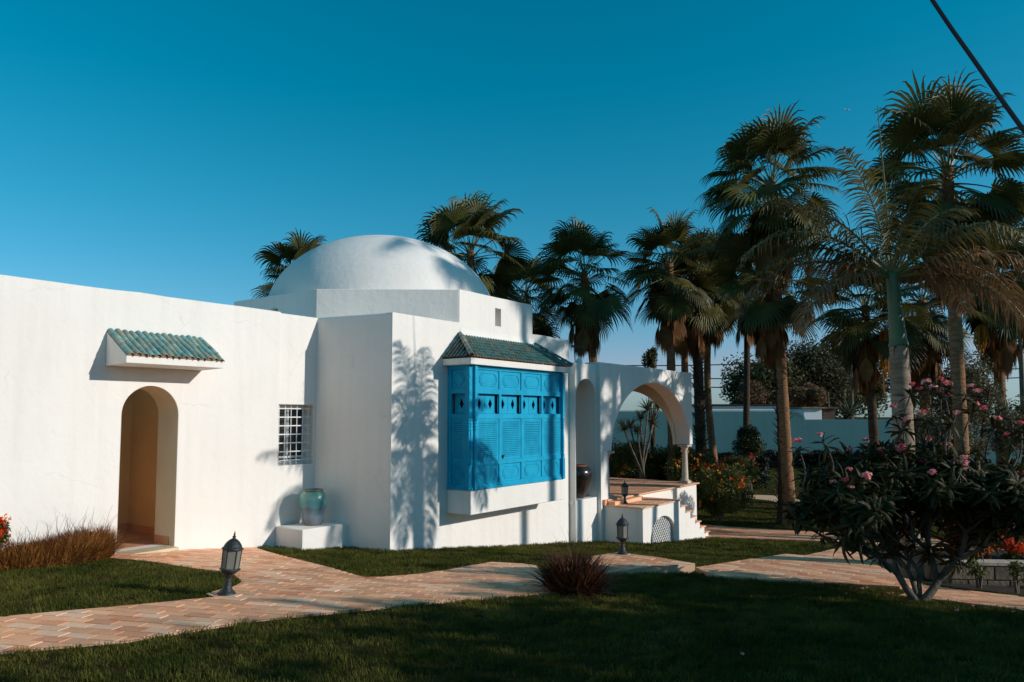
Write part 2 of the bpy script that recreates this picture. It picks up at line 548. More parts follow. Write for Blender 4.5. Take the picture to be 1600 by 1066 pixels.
def pave(name, poly, zf, lx, ly, e1, e2, parent, mats, limit=300, gap=.010, h=.004, wmats=(.62, .2, .18), near=Vector((0, 0))):
    cl = cells(poly, lx, ly, e1, e2, gap)
    cl.sort(key=lambda r: (sum(p[0] for p in r) / len(r) - near.x) ** 2 + (sum(p[1] for p in r) / len(r) - near.y) ** 2)
    rest = MB()
    for i, r in enumerate(cl):
        j = .002 * random.uniform(-1, 1)
        k = random.choices(range(len(mats)), wmats)[0]
        n = len(r)
        cx = sum(p[0] for p in r) / n; cy = sum(p[1] for p in r) / n; cz = zf(cx, cy)
        tl = (random.uniform(-.008, .008), random.uniform(-.008, .008))
        top = [(x - cx, y - cy, zf(x, y) + h + j + tl[0] * (x - cx) + tl[1] * (y - cy) - cz) for x, y in r]
        bot = [(x - cx, y - cy, zf(x, y) - .01 - cz) for x, y in r]
        fs = [tuple(range(n))] + [(b, a, n + a, n + b) for a, b in ((q, (q + 1) % n) for q in range(n))]
        if i < limit:
            mb = MB().add(top + bot, fs)
            mb.build(name, mats[k], parent, loc=(cx, cy, cz))
        else:
            rest.add([(x + cx, y + cy, z + cz) for x, y, z in top + bot], fs, k)
    if rest.f:
        tag(rest.build(name + 's', list(mats), parent), kind='stuff')

# main path: from the left edge of the photo to the tip beside the dark red grass, with the forecourt of the door
px1 = [(-260, 1046), (0, 1018)] + [(200, 1000), (400, 968), (600, 948), (800, 931), (903, 923), (890, 917), (868, 906), (846, 894), (838, 884), (812, 880), (768, 878)] \
    + smooth_line([(740, 883), (660, 896), (572, 903)], 4) + smooth_line([(568, 902), (520, 888), (440, 868), (388, 853), (372, 849)], 4) \
    + [(283, 846), (180, 866), (170, 871)] + smooth_line([(172, 872), (240, 878), (310, 889), (352, 893), (372, 903), (376, 910), (362, 918), (340, 922)], 4) \
    + [(322, 928), (336, 933), (200, 946), (0, 964), (-260, 985)]
P1 = outline_px(px1, dz=.02)
zf1 = lambda x, y: ground_z(x, y) + .018
P2Z = .15
P2 = outline_px([(1086, 881), (1000, 887.5), (938, 897.5), (905, 905), (895, 893), (925, 869), (965, 863.5), (1020, 870)], z=P2Z)
P3Z = .085
P3 = outline_px([(1117, 901), (1100, 893), (1087, 887), (1150, 877), (1226, 866), (1258, 868), (1290, 861), (1321, 854), (1350, 868), (1372, 884), (1400, 899), (1441, 912), (1406, 917)], z=P3Z)
P6 = outline_px([(1404, 931), (1500, 941), (1600, 953.5), (1850, 985), (1850, 956), (1600, 933), (1500, 922), (1441, 914)], dz=.02)
P3s = outline_px([(1086, 895), (1116, 899), (1110, 905), (1085, 901)], z=.06)
P4 = outline_px(smooth_line([(1096, 839), (1174, 842), (1320, 849), (1600, 872), (1800, 890)], 5) + smooth_line([(1800, 872), (1600, 853), (1320, 834), (1174, 826), (1092, 820)], 5), dz=.02)
P5 = outline_px(smooth_line([(1158, 778), (1205, 783), (1246, 794), (1276, 812), (1320, 832)], 5) + smooth_line([(1345, 830), (1310, 808), (1266, 788), (1225, 776), (1160, 773)], 5), dz=.015)
zg = lambda o: (lambda x, y: ground_z(x, y) + o)

path = tag(slab('garden_path', P1, zf1, .10, MORTAR), 'terracotta paved path running past the arched door and forking at the lawn', kind='structure')
pave('paver', P1, zf1, .24, .12, E1, E2, path, (TERRA, TERRA2, TERRA3), near=Vector((-1.0, 6.4)))
pat = tag(slab('stepped_path', P2, zg_ := (lambda x, y: P2Z), .5, MORTAR), 'raised terracotta landing with a lamp between the dark red grass and the lawn', kind='structure')
pave('paver', P2, lambda x, y: P2Z, .28, .14, D1, NN, pat, (TERRA3, TERRA, TERRA2), wmats=(.5, .35, .15), near=Vector((1, 8)))
pa3 = tag(slab('lower_path', P3, lambda x, y: P3Z, .45, MORTAR), 'sunlit terracotta path beyond the raised landing', kind='structure')
pave('paver', P3, lambda x, y: P3Z, .24, .12, D1, NN, pa3, (TERRA, TERRA2, TERRA3), near=Vector((3, 8)))
pa3s = tag(slab('path_step', P3s, lambda x, y: .02, .3, TERRA3, cell=None), 'low dark step at the end of the raised landing', kind='structure')
pa6 = tag(slab('side_path', P6, zg(.02), .2, MORTAR), 'terracotta path running right behind the flowering tree', kind='structure')
pave('paver', P6, zg(.02), .28, .14, E1, E2, pa6, (TERRA, TERRA2, TERRA3), near=Vector((5, 7)))
pa4 = tag(slab('stair_path', P4, zg(.03), .2, MORTAR), 'brick path leading right from the foot of the terrace steps', kind='structure')
pave('paver', P4, zg(.03), .28, .14, E1, E2, pa4, (TERRA3, TERRA, TERRA2), near=Vector((4.5, 16)))
pa5 = tag(slab('winding_path', P5, zg(.02), .2, MATS['pale_mortar']), 'pale path winding over the far lawn behind the thick palm trunk', kind='structure')
PATHS = [P1, P2, P3, P3s, P6, P4, P5]

# ---------------------------------------------------------------- ground sheet
xs = np.concatenate([np.linspace(-900, -40, 10)[:-1], np.linspace(-40, -14, 14)[:-1], np.arange(-14, 24, .4), np.linspace(24, 60, 14)[1:], np.linspace(60, 900, 10)[1:]])
ys = np.concatenate([np.linspace(-120, -6, 12)[:-1], np.arange(-6, 34, .4), np.linspace(34, 80, 16)[1:], np.linspace(80, 2500, 14)[1:]])
gx, gy = np.meshgrid(xs, ys)
gu = gy + .35 * gx
gz = np.interp(gu - .3, _U, _Z) * .25 + np.interp(gu, _U, _Z) * .5 + np.interp(gu + .3, _U, _Z) * .25
nx, ny = len(xs), len(ys)
gm = bpy.data.meshes.new('ground')
idx = np.arange(nx * ny).reshape(ny, nx)
qf = np.stack([idx[:-1, :-1], idx[:-1, 1:], idx[1:, 1:], idx[1:, :-1]], axis=-1).reshape(-1, 4)
gm.vertices.add(nx * ny); gm.vertices.foreach_set('co', np.stack([gx, gy, gz], -1).ravel())
gm.loops.add(qf.size); gm.loops.foreach_set('vertex_index', qf.ravel().astype(np.int32))
gm.polygons.add(len(qf)); gm.polygons.foreach_set('loop_start', np.arange(0, qf.size, 4, dtype=np.int32)); gm.polygons.foreach_set('loop_total', np.full(len(qf), 4, dtype=np.int32))
gm.polygons.foreach_set('use_smooth', np.ones(len(qf), dtype=bool))
gm.update(calc_edges=True)
tag(link('ground', gm, m=GRASSG), 'garden ground under the lawn', kind='structure')

# ---------------------------------------------------------------- the white domed house
UP = Vector((0, 0, 1))
house = tag(empty('domed_house', B(0, 0, 0)), 'white rendered house with a shallow dome and a blue lattice window bay', 'house')
HINV = Matrix.Translation(-B(0, 0, 0))
def H(mb, name, m, parent=None, bevel=0.0, seg=3, smooth=False, kind=None, label=None):
    """build in world coordinates, parented under the house empty (or a part of it, all at the empty's frame)"""
    o = mb.build(name, m, parent or house, smooth, bevel, seg)
    if parent is None or parent is house:
        o.matrix_parent_inverse = HINV
    tag(o, label, kind=kind)
    return o

def arch(u0, u1, z0, zs, rise, n=24):
    c = (u0 + u1) / 2; r = (u1 - u0) / 2
    return [(u0, z0)] + [(c - r * math.cos(math.pi * k / n), zs + rise * math.sin(math.pi * k / n)) for k in range(n + 1)] + [(u1, z0)]

ZT, ZD = 3.655, 4.235
def wavy(a, b, z):
    n_ = max(2, int(abs(a - b) / .35)); rw = random.Random(int(abs(a * 10 + b)))
    return [(a, z)] + [(a + (b - a) * k / n_, z + rw.uniform(-.010, .008)) for k in range(1, n_)] + [(b, z)]
VL = -1.395
# left wing wall with the arched doorway
DU0, DU1, DZ = -3.40, -2.635, .31
mb = MB(); mb.prism([(-9, -.3), (-1.02, -.3)] + wavy(-1.02, -9, ZT), [arch(DU0, DU1, DZ, 2.06, .385)], B(0, VL), D1, UP, NN, .36)
wing = H(mb, 'wing_wall', [WHITE], bevel=.03)
# wall with the barred window, set back a little
mb = MB(); mb.prism([(-1.018, -.3), (-.20, -.3), (-.20, ZT - .01), (-1.018, ZT - .01)], [[(-1.0, 1.285), (-.315, 1.285), (-.315, 2.225), (-1.0, 2.225)]], B(0, VL - .035), D1, UP, NN, .33)
H(mb, 'window_wall', [WHITE], bevel=.012)
# the near block: slanting left face and the main facade
BP = B(-.275, VL); AP = B(0, 0)
dBA = (AP - BP).normalized(); nBA = dBA.cross(UP)
LBA = (AP - BP).length
plan = [B(-.29, VL - .30), BP, AP, B(5.19, 0), B(5.19, -.3), B(.1, -.3), B(.05, -1.9)]
mb = MB()
# facade: raised part under the drum, small slit
slit = [(2.62, 3.70), (2.80, 3.70), (2.80, 4.03), (2.62, 4.03)]
mb.prism([(0, -1), (5.19, -1)] + wavy(5.19, 3.83, ZT) + wavy(3.83, 1.6, ZD) + wavy(1.6, 0, ZT), [slit], B(0, 0), D1, UP, NN, .34)
H(mb, 'facade_wall', [WHITE], bevel=.03)
mb = MB(); mb.prism([(-.05, -1), (LBA - .012, -1), (LBA - .012, ZT - .004), (-.05, ZT - .004)], [], BP, dBA, UP, nBA, .3)
H(mb, 'side_wall', [WHITE], bevel=.03)
# right end wall of the block
mb = MB(); mb.prism([(0, -1), (6, -1), (6, ZT - .006), (0, ZT - .006)], [], B(5.184, -.002), -NN, UP, D1, .3)
H(mb, 'end_wall', [WHITE], bevel=.02)
# roofs
mb = MB()
for ra, rb, rc, rd in ((-9, -4.85, -7, VL - .2), (-2.3, .1, -7, VL - .2), (-4.85, -2.3, -7, -3.3), (-4.85, -2.3, VL - .36, VL - .2)):  # gap left open over the vestibule so sky light brightens its walls
    mb.add([B(ra, rd, 3.42), B(rb, rd, 3.42), B(rb, rc, 3.42), B(ra, rc, 3.42)], [(0, 1, 2, 3)])
mb.add([B(-.2, -1.3, 3.43), B(.05, -.1, 3.43), B(5.1, -.1, 3.43), B(5.1, -6, 3.43), B(-.2, -6, 3.43)], [(0, 1, 2, 3, 4)])
mb.prism([(0, -1), (6, -1), (6, ZT - .01), (0, ZT - .01)], [], B(-9, -7), NN, UP, -D1, .3)
mb.prism([(0, -1), (14.2, -1), (14.2, ZT - .012), (0, ZT - .012)], [], B(5.18, -7), -D1, UP, -NN, .3)
H(mb, 'roof_slab', [WHITE])
# octagonal drum
dr = [B(1.6, 0), B(.094, -1.961), B(.094, -4.35), B(1.4, -5.7), B(3.6, -5.7), B(4.99, -4.3), B(4.99, -1.9), B(3.83, 0)]
mb = MB()
for i in range(len(dr) - 1):
    a, b = dr[i + 1], dr[i]
    if i == 6: a, b = dr[7], dr[6]
    a, b = dr[i], dr[i + 1]
    d = (a - b); Ln = d.length; d = d.normalized()
    nrm = d.cross(UP)
    holes = []
    if i == 1: holes = [[(1.16, 3.60), (1.34, 3.60), (1.34, 3.99), (1.16, 3.99)]]
    mb.prism([(-.0, 3.3), (Ln + .0, 3.3), (Ln, ZD - .004 * (i % 2) - .003), (0, ZD - .004 * (i % 2) - .003)], holes, b, d, UP, nrm, .22)
H(mb, 'drum_wall', [WHITE], bevel=.02)
mb = MB(); mb.add([Vector((p.x, p.y, 4.08)) for p in dr], [tuple(range(8))])
for u_, v_ in ((2.71, -.345),):
    mb.box(B(u_, v_, 3.86), (.4, .02, .5), (D1, NN, UP))
H(mb, 'drum_roof', [WHITE])
# dome
dc = B(2.56, -2.86, 4.06)
prof = []
Rd, Hd = 2.30, 1.64
for k in range(41):
    a = math.pi / 2 * k / 40
    prof.append((Rd * math.cos(a) ** .97 if k < 40 else .002, Hd * math.sin(a) ** 1.02))
mb = MB(); mb.lathe([(Rd, -.1)] + prof, dc, 96, cap=False)
H(mb, 'dome', [DOMEW], smooth=True)

# vestibule seen through the door
mb = MB()
mb.box(B(-2.25, -2.6, 1.5), (.1, 2.4, 3.4), (D1, NN, UP), 0)
mb.box(B(-4.9, -2.6, 1.5), (.1, 2.4, 3.4), (D1, NN, UP), 0)
mb.box(B(-3.6, -3.35, 1.5), (2.6, .1, 3.4), (D1, NN, UP), 0)
H(mb, 'vestibule_wall', [CREAM])
mb = MB(); ja = arch(DU0 + .008, DU1 - .008, DZ + .0, 2.06, .377); jo = arch(DU0 + .0005, DU1 - .0005, DZ - .0, 2.06, .3845)
out = [(DU0 - .06, DZ - .001), *[(p[0] * 1.0, p[1]) for p in arch(DU0 - .06, DU1 + .06, DZ, 2.06, .44)][1:-1], (DU1 + .06, DZ - .001)]
# inner jamb lining: a thin cream ring inside the wall opening
n = len(ja)
vs = [B(a, VL - .006, z) for a, z in ja] + [B(a, VL - .50, z) for a, z in ja]
mb.add(vs, [(i, i + 1, n + i + 1, n + i) for i in range(n - 1)])
H(mb, 'door_jamb', [JAMB])
mb = MB(); mb.box(B(-3.55, -2.52, .28), (2.5, 2.18, .05), (D1, NN, UP)); H(mb, 'vestibule_floor', [MORTAR])
fl = [(p.x, p.y) for p in (B(-4.8, -3.3), B(-2.3, -3.3), B(-2.3, VL - .02), B(-4.8, VL - .02))]
if area2(fl) < 0: fl.reverse()
vfl = MB()
for r in cells(fl, .3, .15, E1, E2, .01):
    vfl.add([(x, y, .309) for x, y in r], [tuple(range(len(r)))])
tag(H(vfl, 'floor_tile', [TERRA3]), kind='stuff')
mb = MB(); mb.box(B(-3.6, -3.292, .36), (2.6, .014, .11), (D1, NN, UP)); mb.box(B(-2.307, -2.6, .36), (.014, 1.4, .11), (D1, NN, UP))
mb.box(B(DU1 - .015, VL - .3, .36), (.012, .35, .11), (D1, NN, UP))
H(mb, 'skirting', [TERRA3])
mb = MB(); mb.box(B((DU0 + DU1) / 2 - .06, VL + .02, .295), (.83, .30, .045), (D1, NN, UP)); H(mb, 'threshold', [MARBLE], bevel=.01)
mb = MB(); mb.box(B((DU0 + DU1) / 2 - .08, VL + .06, .235), (.84, .28, .075), (D1, NN, UP)); H(mb, 'door_step', [MARBLE], bevel=.008)

# barred window
def frame_mb(u0, u1, z0, z1, v, w_, t):
    m_ = MB()
    m_.box(B((u0 + u1) / 2, v, z0 + w_ / 2), (u1 - u0, t, w_), (D1, NN, UP)); m_.box(B((u0 + u1) / 2, v, z1 - w_ / 2), (u1 - u0, t, w_), (D1, NN, UP))
    m_.box(B(u0 + w_ / 2, v, (z0 + z1) / 2), (w_, t, z1 - z0 - 2 * w_), (D1, NN, UP)); m_.box(B(u1 - w_ / 2, v, (z0 + z1) / 2), (w_, t, z1 - z0 - 2 * w_), (D1, NN, UP))
    return m_
win = H(frame_mb(-1.0, -.315, 1.285, 2.225, VL - .26, .05, .05), 'window', [PLASTW])
mb = MB(); mb.box(B(-.66, VL - .28, 1.755), (.6, .008, .86), (D1, NN, UP)); H(mb, 'pane', [mat('window_glass', (.03, .032, .034), None, 3, .08, spec=.7)], win)
mb = MB(); mb.box(B(-.66, VL - .27, 1.755), (.035, .03, .86), (D1, NN, UP)); mb.box(B(-.66, VL - .255, 1.40), (.58, .03, .035), (D1, NN, UP)); H(mb, 'mullion', [PLASTW], win)
bar_v = MB(); bar_v.tube([(0, 0, 0), (0, 0, .94)], .0085, 6); bv = bar_v.mesh('bar', PLASTW)
bar_h = MB(); bar_h.box((0, 0, 0), (.685, .008, .018)); bh = bar_h.mesh('bar', PLASTW)
rzD = math.atan2(D1.y, D1.x)
for k in range(6):
    p = B(-.94 + k * .112, VL - .10, 1.285); o = link('bar', bv, win, loc=p)
for k in range(7):
    p = B(-.6575, VL - .088, 1.36 + k * .134); o = link('bar', bh, win, loc=p, rot=(0, 0, rzD))
mb = MB(); mb.box(B(-.66, VL - .5, 1.75), (.9, .02, 1.2), (D1, NN, UP)); H(mb, 'dark_room_sheet', [DARKIN])  # dark sheet standing in for the unlit room

# tiled canopy over the door
def half_tile_mesh(name, ln, r0, r1, mats_i, n=8):
    """barrel tile: along +Y down the slope, ln long, rim r0 top, r1 bottom"""
    m_ = MB()
    for (ra, rb, mi) in ((r0, r1, 0), (r0 - .008, r1 - .008, 1)):
        vs = []
        for yy, rr in ((0, ra), (ln, rb)):
            for k in range(n + 1):
                a = math.pi * k / n
                vs.append((rr * math.cos(a), yy, rr * math.sin(a)))
        m_.add(vs, [(k, k + 1, n + 1 + k + 1, n + 1 + k) for k in range(n)], mi)
    # rim at the low end
    vs = []
    for rr in (r1, r1 - .008):
        for k in range(n + 1):
            a = math.pi * k / n; vs.append((rr * math.cos(a), ln, rr * math.sin(a)))
    m_.add(vs, [(k, k + 1, n + 1 + k + 1, n + 1 + k) for k in range(n)], 1)
    return m_.mesh(name, [mats_i, CLAY], True)
AU0, AU1 = -3.62, -2.315
aw = empty('door_canopy', (0, 0, 0)); aw.parent = house; aw.matrix_parent_inverse = HINV
mb = MB()
sec = [(0, 2.68), (.515, 2.695), (.515, 2.785), (0, 3.10)]
mb.prism([(a, z) for a, z in sec], [], B(AU0, VL + .002), NN, UP, -D1, (AU1 - AU0))
bd = mb.build('canopy_slab', [WHITE], aw, bevel=.006)
tl_mesh = [half_tile_mesh('roof_tile', .118, .038, .044, g) for g in GLAZE]
slope = math.atan2(3.115 - 2.80, .50)
rx = Matrix((( D1.x, NN.x * math.cos(slope), NN.x * math.sin(slope), 0),
             ( D1.y, NN.y * math.cos(slope), NN.y * math.sin(slope), 0),
             ( 0, -math.sin(slope), math.cos(slope), 0), (0, 0, 0, 1)))
ncol, nrow = 15, 7
for i in range(ncol):
    for j in range(nrow):
        f = j / (nrow)
        u_ = AU0 + .045 + i * (AU1 - AU0 - .09) / (ncol - 1)
        p = B(u_ + random.uniform(-.003, .003), VL + .0 + f * .525, 3.125 - f * .325 + .006 * math.sin(i * 1.7 + j))
        o = link('roof_tile', random.choices(tl_mesh, (.5, .25, .25))[0], aw)
        o.matrix_world = Matrix.Translation(p) @ rx @ Matrix.Rotation(random.uniform(-.04, .04), 4, 'Z')
mb = MB(); tpt = Matrix
# under-tiles (channels) as one bed
mb.prism([(.0, 3.118), (.53, 2.80), (.53, 2.789), (.0, 3.102)], [], B(AU0 + .01, VL + .003), NN, UP, -D1, (AU1 - AU0 - .02))
mb.build('tile_bed', [CLAY], aw)

# bench with the vase
bench = tag(empty('plinth_block', (0, 0, 0)), 'low white block under the turquoise vase', 'plinth')
mb = MB(); mb.prism([(-1.035, -.25), (-.12, -.25), (-.12, .38), (-1.035, .38)], [], B(0, -.76), D1, UP, NN, .632)
mb.build('block', [WHITE], bench, bevel=.012)

# ---------------------------------------------------------------- blue lattice bay window
bay = empty('window_bay', (0, 0, 0)); bay.parent = house; bay.matrix_parent_inverse = HINV
U0, U1, PV = 1.30, 4.14, .513
BZ0, BZ1 = .835, 2.885
mb = MB(); mb.box(B((U0 + U1) / 2, PV / 2 + .0015, (.44 + BZ0) / 2), (U1 - U0, PV - .003, BZ0 - .44 - .004), (D1, NN, UP)); mb.build('bay_base', [WHITE], bay, bevel=.012)
mb = MB(); mb.box(B((U0 + U1) / 2 - .01, (PV + .10) / 2 + .002, 2.943), (U1 - U0 + .24, PV + .10, .108), (D1, NN, UP)); mb.build('cornice', [WHITE], bay, bevel=.008)
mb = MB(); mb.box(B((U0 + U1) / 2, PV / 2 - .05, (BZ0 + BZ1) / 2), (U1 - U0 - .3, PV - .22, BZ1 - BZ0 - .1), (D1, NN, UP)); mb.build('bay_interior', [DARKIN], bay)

rows = [(.925, 1.225, 'p'), (1.30, 2.0, 'l'), (2.085, 2.42, 'd'), (2.505, 2.82, 'p')]
cw = .655
cols = [(1.475 + k * cw, 1.475 + k * cw + .595) for k in range(4)]
def bay_face(O, X, N, cs, W, post):
    """one face of the bay: rails, panels, lattices, diamonds (all X along the face, O at its lower near corner)"""
    Bx = lambda a, v, z: O + X * a + N * v + UP * (z - 0)
    ax = (X, N, UP)
    fm = MB()
    holes = [[(a, z0), (b, z0), (b, z1), (a, z1)] for a, b in cs for z0, z1, _ in rows]
    fm.prism([(0, BZ0), (W, BZ0), (W, BZ1), (0, BZ1)], holes, O, X, UP, N, .035)
    fm.box(Bx(W / 2, .008, BZ0 + .022), (W, .022, .045), ax)
    fm.box(Bx(W / 2, .006, BZ1 - .018), (W, .018, .032), ax)
    fm.build('frame', [BLUE], bay, bevel=.004, seg=2)
    for ci, (a, b) in enumerate(cs):
        for z0, z1, kind in rows:
            c = (a + b) / 2; zc = (z0 + z1) / 2; w_ = b - a; h_ = z1 - z0
            if kind == 'p':
                pm = MB(); pm.box(Bx(c, -.028, zc), (w_ - .002, .02, h_ - .002), ax)
                # raised eight-sided moulding
                def octo(mw, mh, ch): return [(-mw + ch, -mh), (mw - ch, -mh), (mw, -mh + ch), (mw, mh - ch), (mw - ch, mh), (-mw + ch, mh), (-mw, mh - ch), (-mw, -mh + ch)]
                mw, mh = w_ * .40, h_ * .36
                pm.prism([(c + x, zc + z) for x, z in octo(mw, mh, .07)], [[(c + x, zc + z) for x, z in octo(mw - .012, mh - .012, .064)]], O + N * -.009, X, UP, N, .012)
                pm.prism([(c + x, zc + z) for x, z in octo(mw - .035, mh - .035, .055)], [], O + N * -.012, X, UP, N, .008)
                pm.build('panel', [BLUE], bay, bevel=.002, seg=1)
            elif kind == 'd':
                hw = w_ / 2 if w_ > .4 else w_
                nn_ = 2 if w_ > .4 else 1
                for q in range(nn_):
                    a0 = a + q * hw + .003; b0 = a + (q + 1) * hw - .003; cc = (a0 + b0) / 2 - .0
                    pm = MB(); pm.prism([(a0, z0), (b0, z0), (b0, z1), (a0, z1)], [[(cc - .052, zc), (cc, zc - .092), (cc + .052, zc), (cc, zc + .092)]], O + N * -.085, X, UP, N, .02)
                    pm.box(Bx((a0 + b0) / 2, -.082, z0 + .012), (b0 - a0, .012, .022), ax)
                    pm.build('shutter', [BLUE], bay, bevel=.003, seg=1)
            else:
                fr = MB()
                m_ = .045
                fr.prism([(a + .002, z0 + .002), (b - .002, z0 + .002), (b - .002, z1 - .002), (a + .002, z1 - .002)], [[(a + m_, z0 + m_), (b - m_, z0 + m_), (b - m_, z1 - m_), (a + m_, z1 - m_)]], O + N * -.012, X, UP, N, .025)
                nv = 15 if w_ > .5 else 8; nh = 19
                for q in range(nv):
                    fr.box(Bx(a + m_ + (w_ - 2 * m_) * (q + .5) / nv, -.0215, zc), ((w_ - 2 * m_) / nv * .52, .010, h_ - 2 * m_), ax)
                for q in range(nh):
                    fr.box(Bx(c, -.0165, z0 + m_ + (h_ - 2 * m_) * (q + .5) / nh), (w_ - 2 * m_, .012, (h_ - 2 * m_) / nh * .55), ax)
                lt = fr.build('lattice', [BLUE], bay)
                bk = MB(); bk.box(Bx(c, -.062, zc), (w_, .006, h_), ax); bk.build('backing', [BLUED], lt)  # dark blue sheet set where the holes show only shade
                if ci == 1 and w_ > .5:
                    hd = MB(); hd.box(Bx(a + .05, .002, z0 + .05), (.022, .022, .06), ax); hd.box(Bx(a + .05, .018, z0 + .065), (.05, .014, .014), ax); hd.build('latch', [IRON], lt)
    return
bay_face(B(U0, PV), D1, NN, [(a - U0, b - U0) for a, b in cols], U1 - U0, True)
bay_face(B(U0, .0), NN, -D1, [(.10, .40)], PV - .036, False) if False else None
# left cheek: runs from the wall out to the corner; seen from the left its X axis is +NN, normal -D1
bay_face(B(U0, .004), NN, -D1, [(.085, .375)], PV - .040, False)
# right cheek, plain boards
mb = MB(); mb.box(B(U1 - .018, PV / 2 - .015, (BZ0 + BZ1) / 2), (.034, PV - .045, BZ1 - BZ0 - .004), (D1, NN, UP)); mb.build('side_panel', [BLUE], bay, bevel=.003)
# turned corner posts
prof = []
for z, r in [(1.26, .030), (1.275, .036), (1.29, .028), (1.31, .034), (1.33, .022), (1.40, .027), (1.5, .03), (1.65, .027), (1.80, .020), (1.84, .031), (1.86, .022), (1.885, .032), (1.91, .022), (1.935, .032), (1.96, .022), (1.985, .034), (2.0, .03), (2.02, .033)]:
    prof.append((r, z))
for uu in (U0 + .085, U1 - .055):
    mb = MB(); mb.lathe(prof, B(uu, PV + .022, 0), 12)
    mb.box(B(uu, PV + .024, (BZ0 + 1.26) / 2), (.07, .05, 1.26 - BZ0 - .02), (D1, NN, UP)); mb.box(B(uu, PV + .024, (2.02 + BZ1) / 2), (.07, .05, BZ1 - 2.02 - .02), (D1, NN, UP))
    mb.build('corner_post', [BLUE], bay)
mb = MB(); mb.lathe(prof, B(U0 - .02, PV - .03, 0), 12); mb.box(B(U0 - .02, PV - .03, (BZ0 + 1.26) / 2), (.05, .06, 1.26 - BZ0 - .02), (D1, NN, UP)); mb.box(B(U0 - .02, PV - .03, (2.02 + BZ1) / 2), (.05, .06, BZ1 - 2.02 - .02), (D1, NN, UP)); mb.build('corner_post', [BLUE], bay)
# hipped tile roof of the bay
EZ, RZ = 3.01, 3.43
eu0, eu1, ev = U0 - .14, U1 + .12, PV + .12
ru0, ru1, rv = 1.60, 3.86, .02
mb = MB()
mb.add([B(eu0, ev, EZ), B(eu1, ev, EZ), B(ru1, rv, RZ), B(ru0, rv, RZ), B(eu0, rv, EZ), B(eu1, rv, EZ)], [(0, 1, 2, 3), (4, 0, 3), (1, 5, 2)])
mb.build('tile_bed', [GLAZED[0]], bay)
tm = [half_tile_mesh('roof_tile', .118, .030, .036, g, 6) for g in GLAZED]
def tile_slope(P0, P1, Rr0, Rr1, ncol, nrow, cnt):
    """eave P0->P1, ridge Rr0->Rr1"""
    ed = (P1 - P0).normalized()
    up = (Rr0 + Rr1) / 2 - (P0 + P1) / 2
    mid = up - ed * up.dot(ed)
    sl_ = mid.length; dn = -mid.normalized(); nrm = ed.cross(dn); 
    if nrm.z < 0: nrm = -nrm
    W = (P1 - P0).length
    M0 = Matrix(((ed.x, dn.x, nrm.x, 0), (ed.y, dn.y, nrm.y, 0), (ed.z, dn.z, nrm.z, 0), (0, 0, 0, 1)))
    if M0.determinant() < 0:
        M0 = Matrix(((-ed.x, dn.x, nrm.x, 0), (-ed.y, dn.y, nrm.y, 0), (-ed.z, dn.z, nrm.z, 0), (0, 0, 0, 1)))
    a0 = (Rr0 - P0).dot(ed); a1 = (Rr1 - P0).dot(ed)
    for i in range(ncol):
        s_ = (i + .5) * W / ncol
        for j in range(nrow):
            h_ = sl_ * (1 - j / nrow)        # distance up the slope of the tile's top end
            f = h_ / sl_
            lo = a0 * f; hi = W + (a1 - W) * f
            if s_ < lo - .045 or s_ > hi + .045: continue
            p = P0 + ed * s_ - dn * (h_) + nrm * .004
            o = link('roof_tile', random.choices(tm, (.5, .3, .2))[0], bay)
            o.matrix_world = Matrix.Translation(p) @ M0 @ Matrix.Rotation(random.uniform(-.03, .03), 4, 'Z')
tile_slope(B(eu0, ev, EZ), B(eu1, ev, EZ), B(ru0, rv, RZ), B(ru1, rv, RZ), 40, 7, 0)
tile_slope(B(eu0, 0, EZ), B(eu0, ev, EZ), B(ru0, 0, RZ), B(ru0, .02, RZ), 8, 5, 0)
hip = half_tile_mesh('hip_tile', .16, .036, .044, CLAY, 6)
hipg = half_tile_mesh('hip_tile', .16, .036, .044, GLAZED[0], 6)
for (pa, pb) in ((B(ru0, rv, RZ), B(eu0, ev, EZ)), (B(ru1, rv, RZ), B(eu1, ev, EZ))):
    d = (pb - pa); n_ = 6
    for k in range(n_):
        o = link('hip_tile', hip if k in (2,) else hipg, bay)
        q = d.normalized().to_track_quat('Y', 'Z').to_matrix().to_4x4()
        o.matrix_world = Matrix.Translation(pa + d * (k / n_) + UP * .035) @ q
# plaster cove above the bay roof
mb = MB()
vs = []; nC = 6
for uu in (1.62, 3.85):
    for k in range(nC + 1):
        a = math.pi / 2 * k / nC
        vs.append(B(uu, .10 * (1 - math.sin(a)) + .003, RZ - .02 + .16 * (1 - math.cos(a))))
mb.add(vs, [(k, nC + 1 + k, nC + 2 + k, k + 1) for k in range(nC)])
mb.build('plaster_cove', [WHITE], bay, smooth=True)

# ---------------------------------------------------------------- niche wall and ledge (part of the house)
vN, vA = .144, .235
mb = MB(); mb.prism([(5.19, -1.2), (6.12, -1.2), (6.12, 3.17), (5.19, 3.17)], [arch(5.225, 6.08, .295, 2.44, .40)], B(0, vN), D1, UP, NN, .20)
H(mb, 'niche_wall', [WHITE], bevel=.015)
mb = MB()
mb.box(B(5.7, vN - .95, 1.6), (1.1, .05, 3.0), (D1, NN, UP)); mb.box(B(6.16, vN - .58, 1.6), (.06, .8, 3.0), (D1, NN, UP)); mb.box(B(5.20, vN - .58, 1.6), (.03, .76, 3.0), (D1, NN, UP))
mb.box(B(5.66, vN - .5, .245), (.98, .90, .07), (D1, NN, UP)); mb.box(B(5.7, vN - .55, 3.0), (1.0, .9, .1), (D1, NN, UP))
H(mb, 'niche', [WHITE])

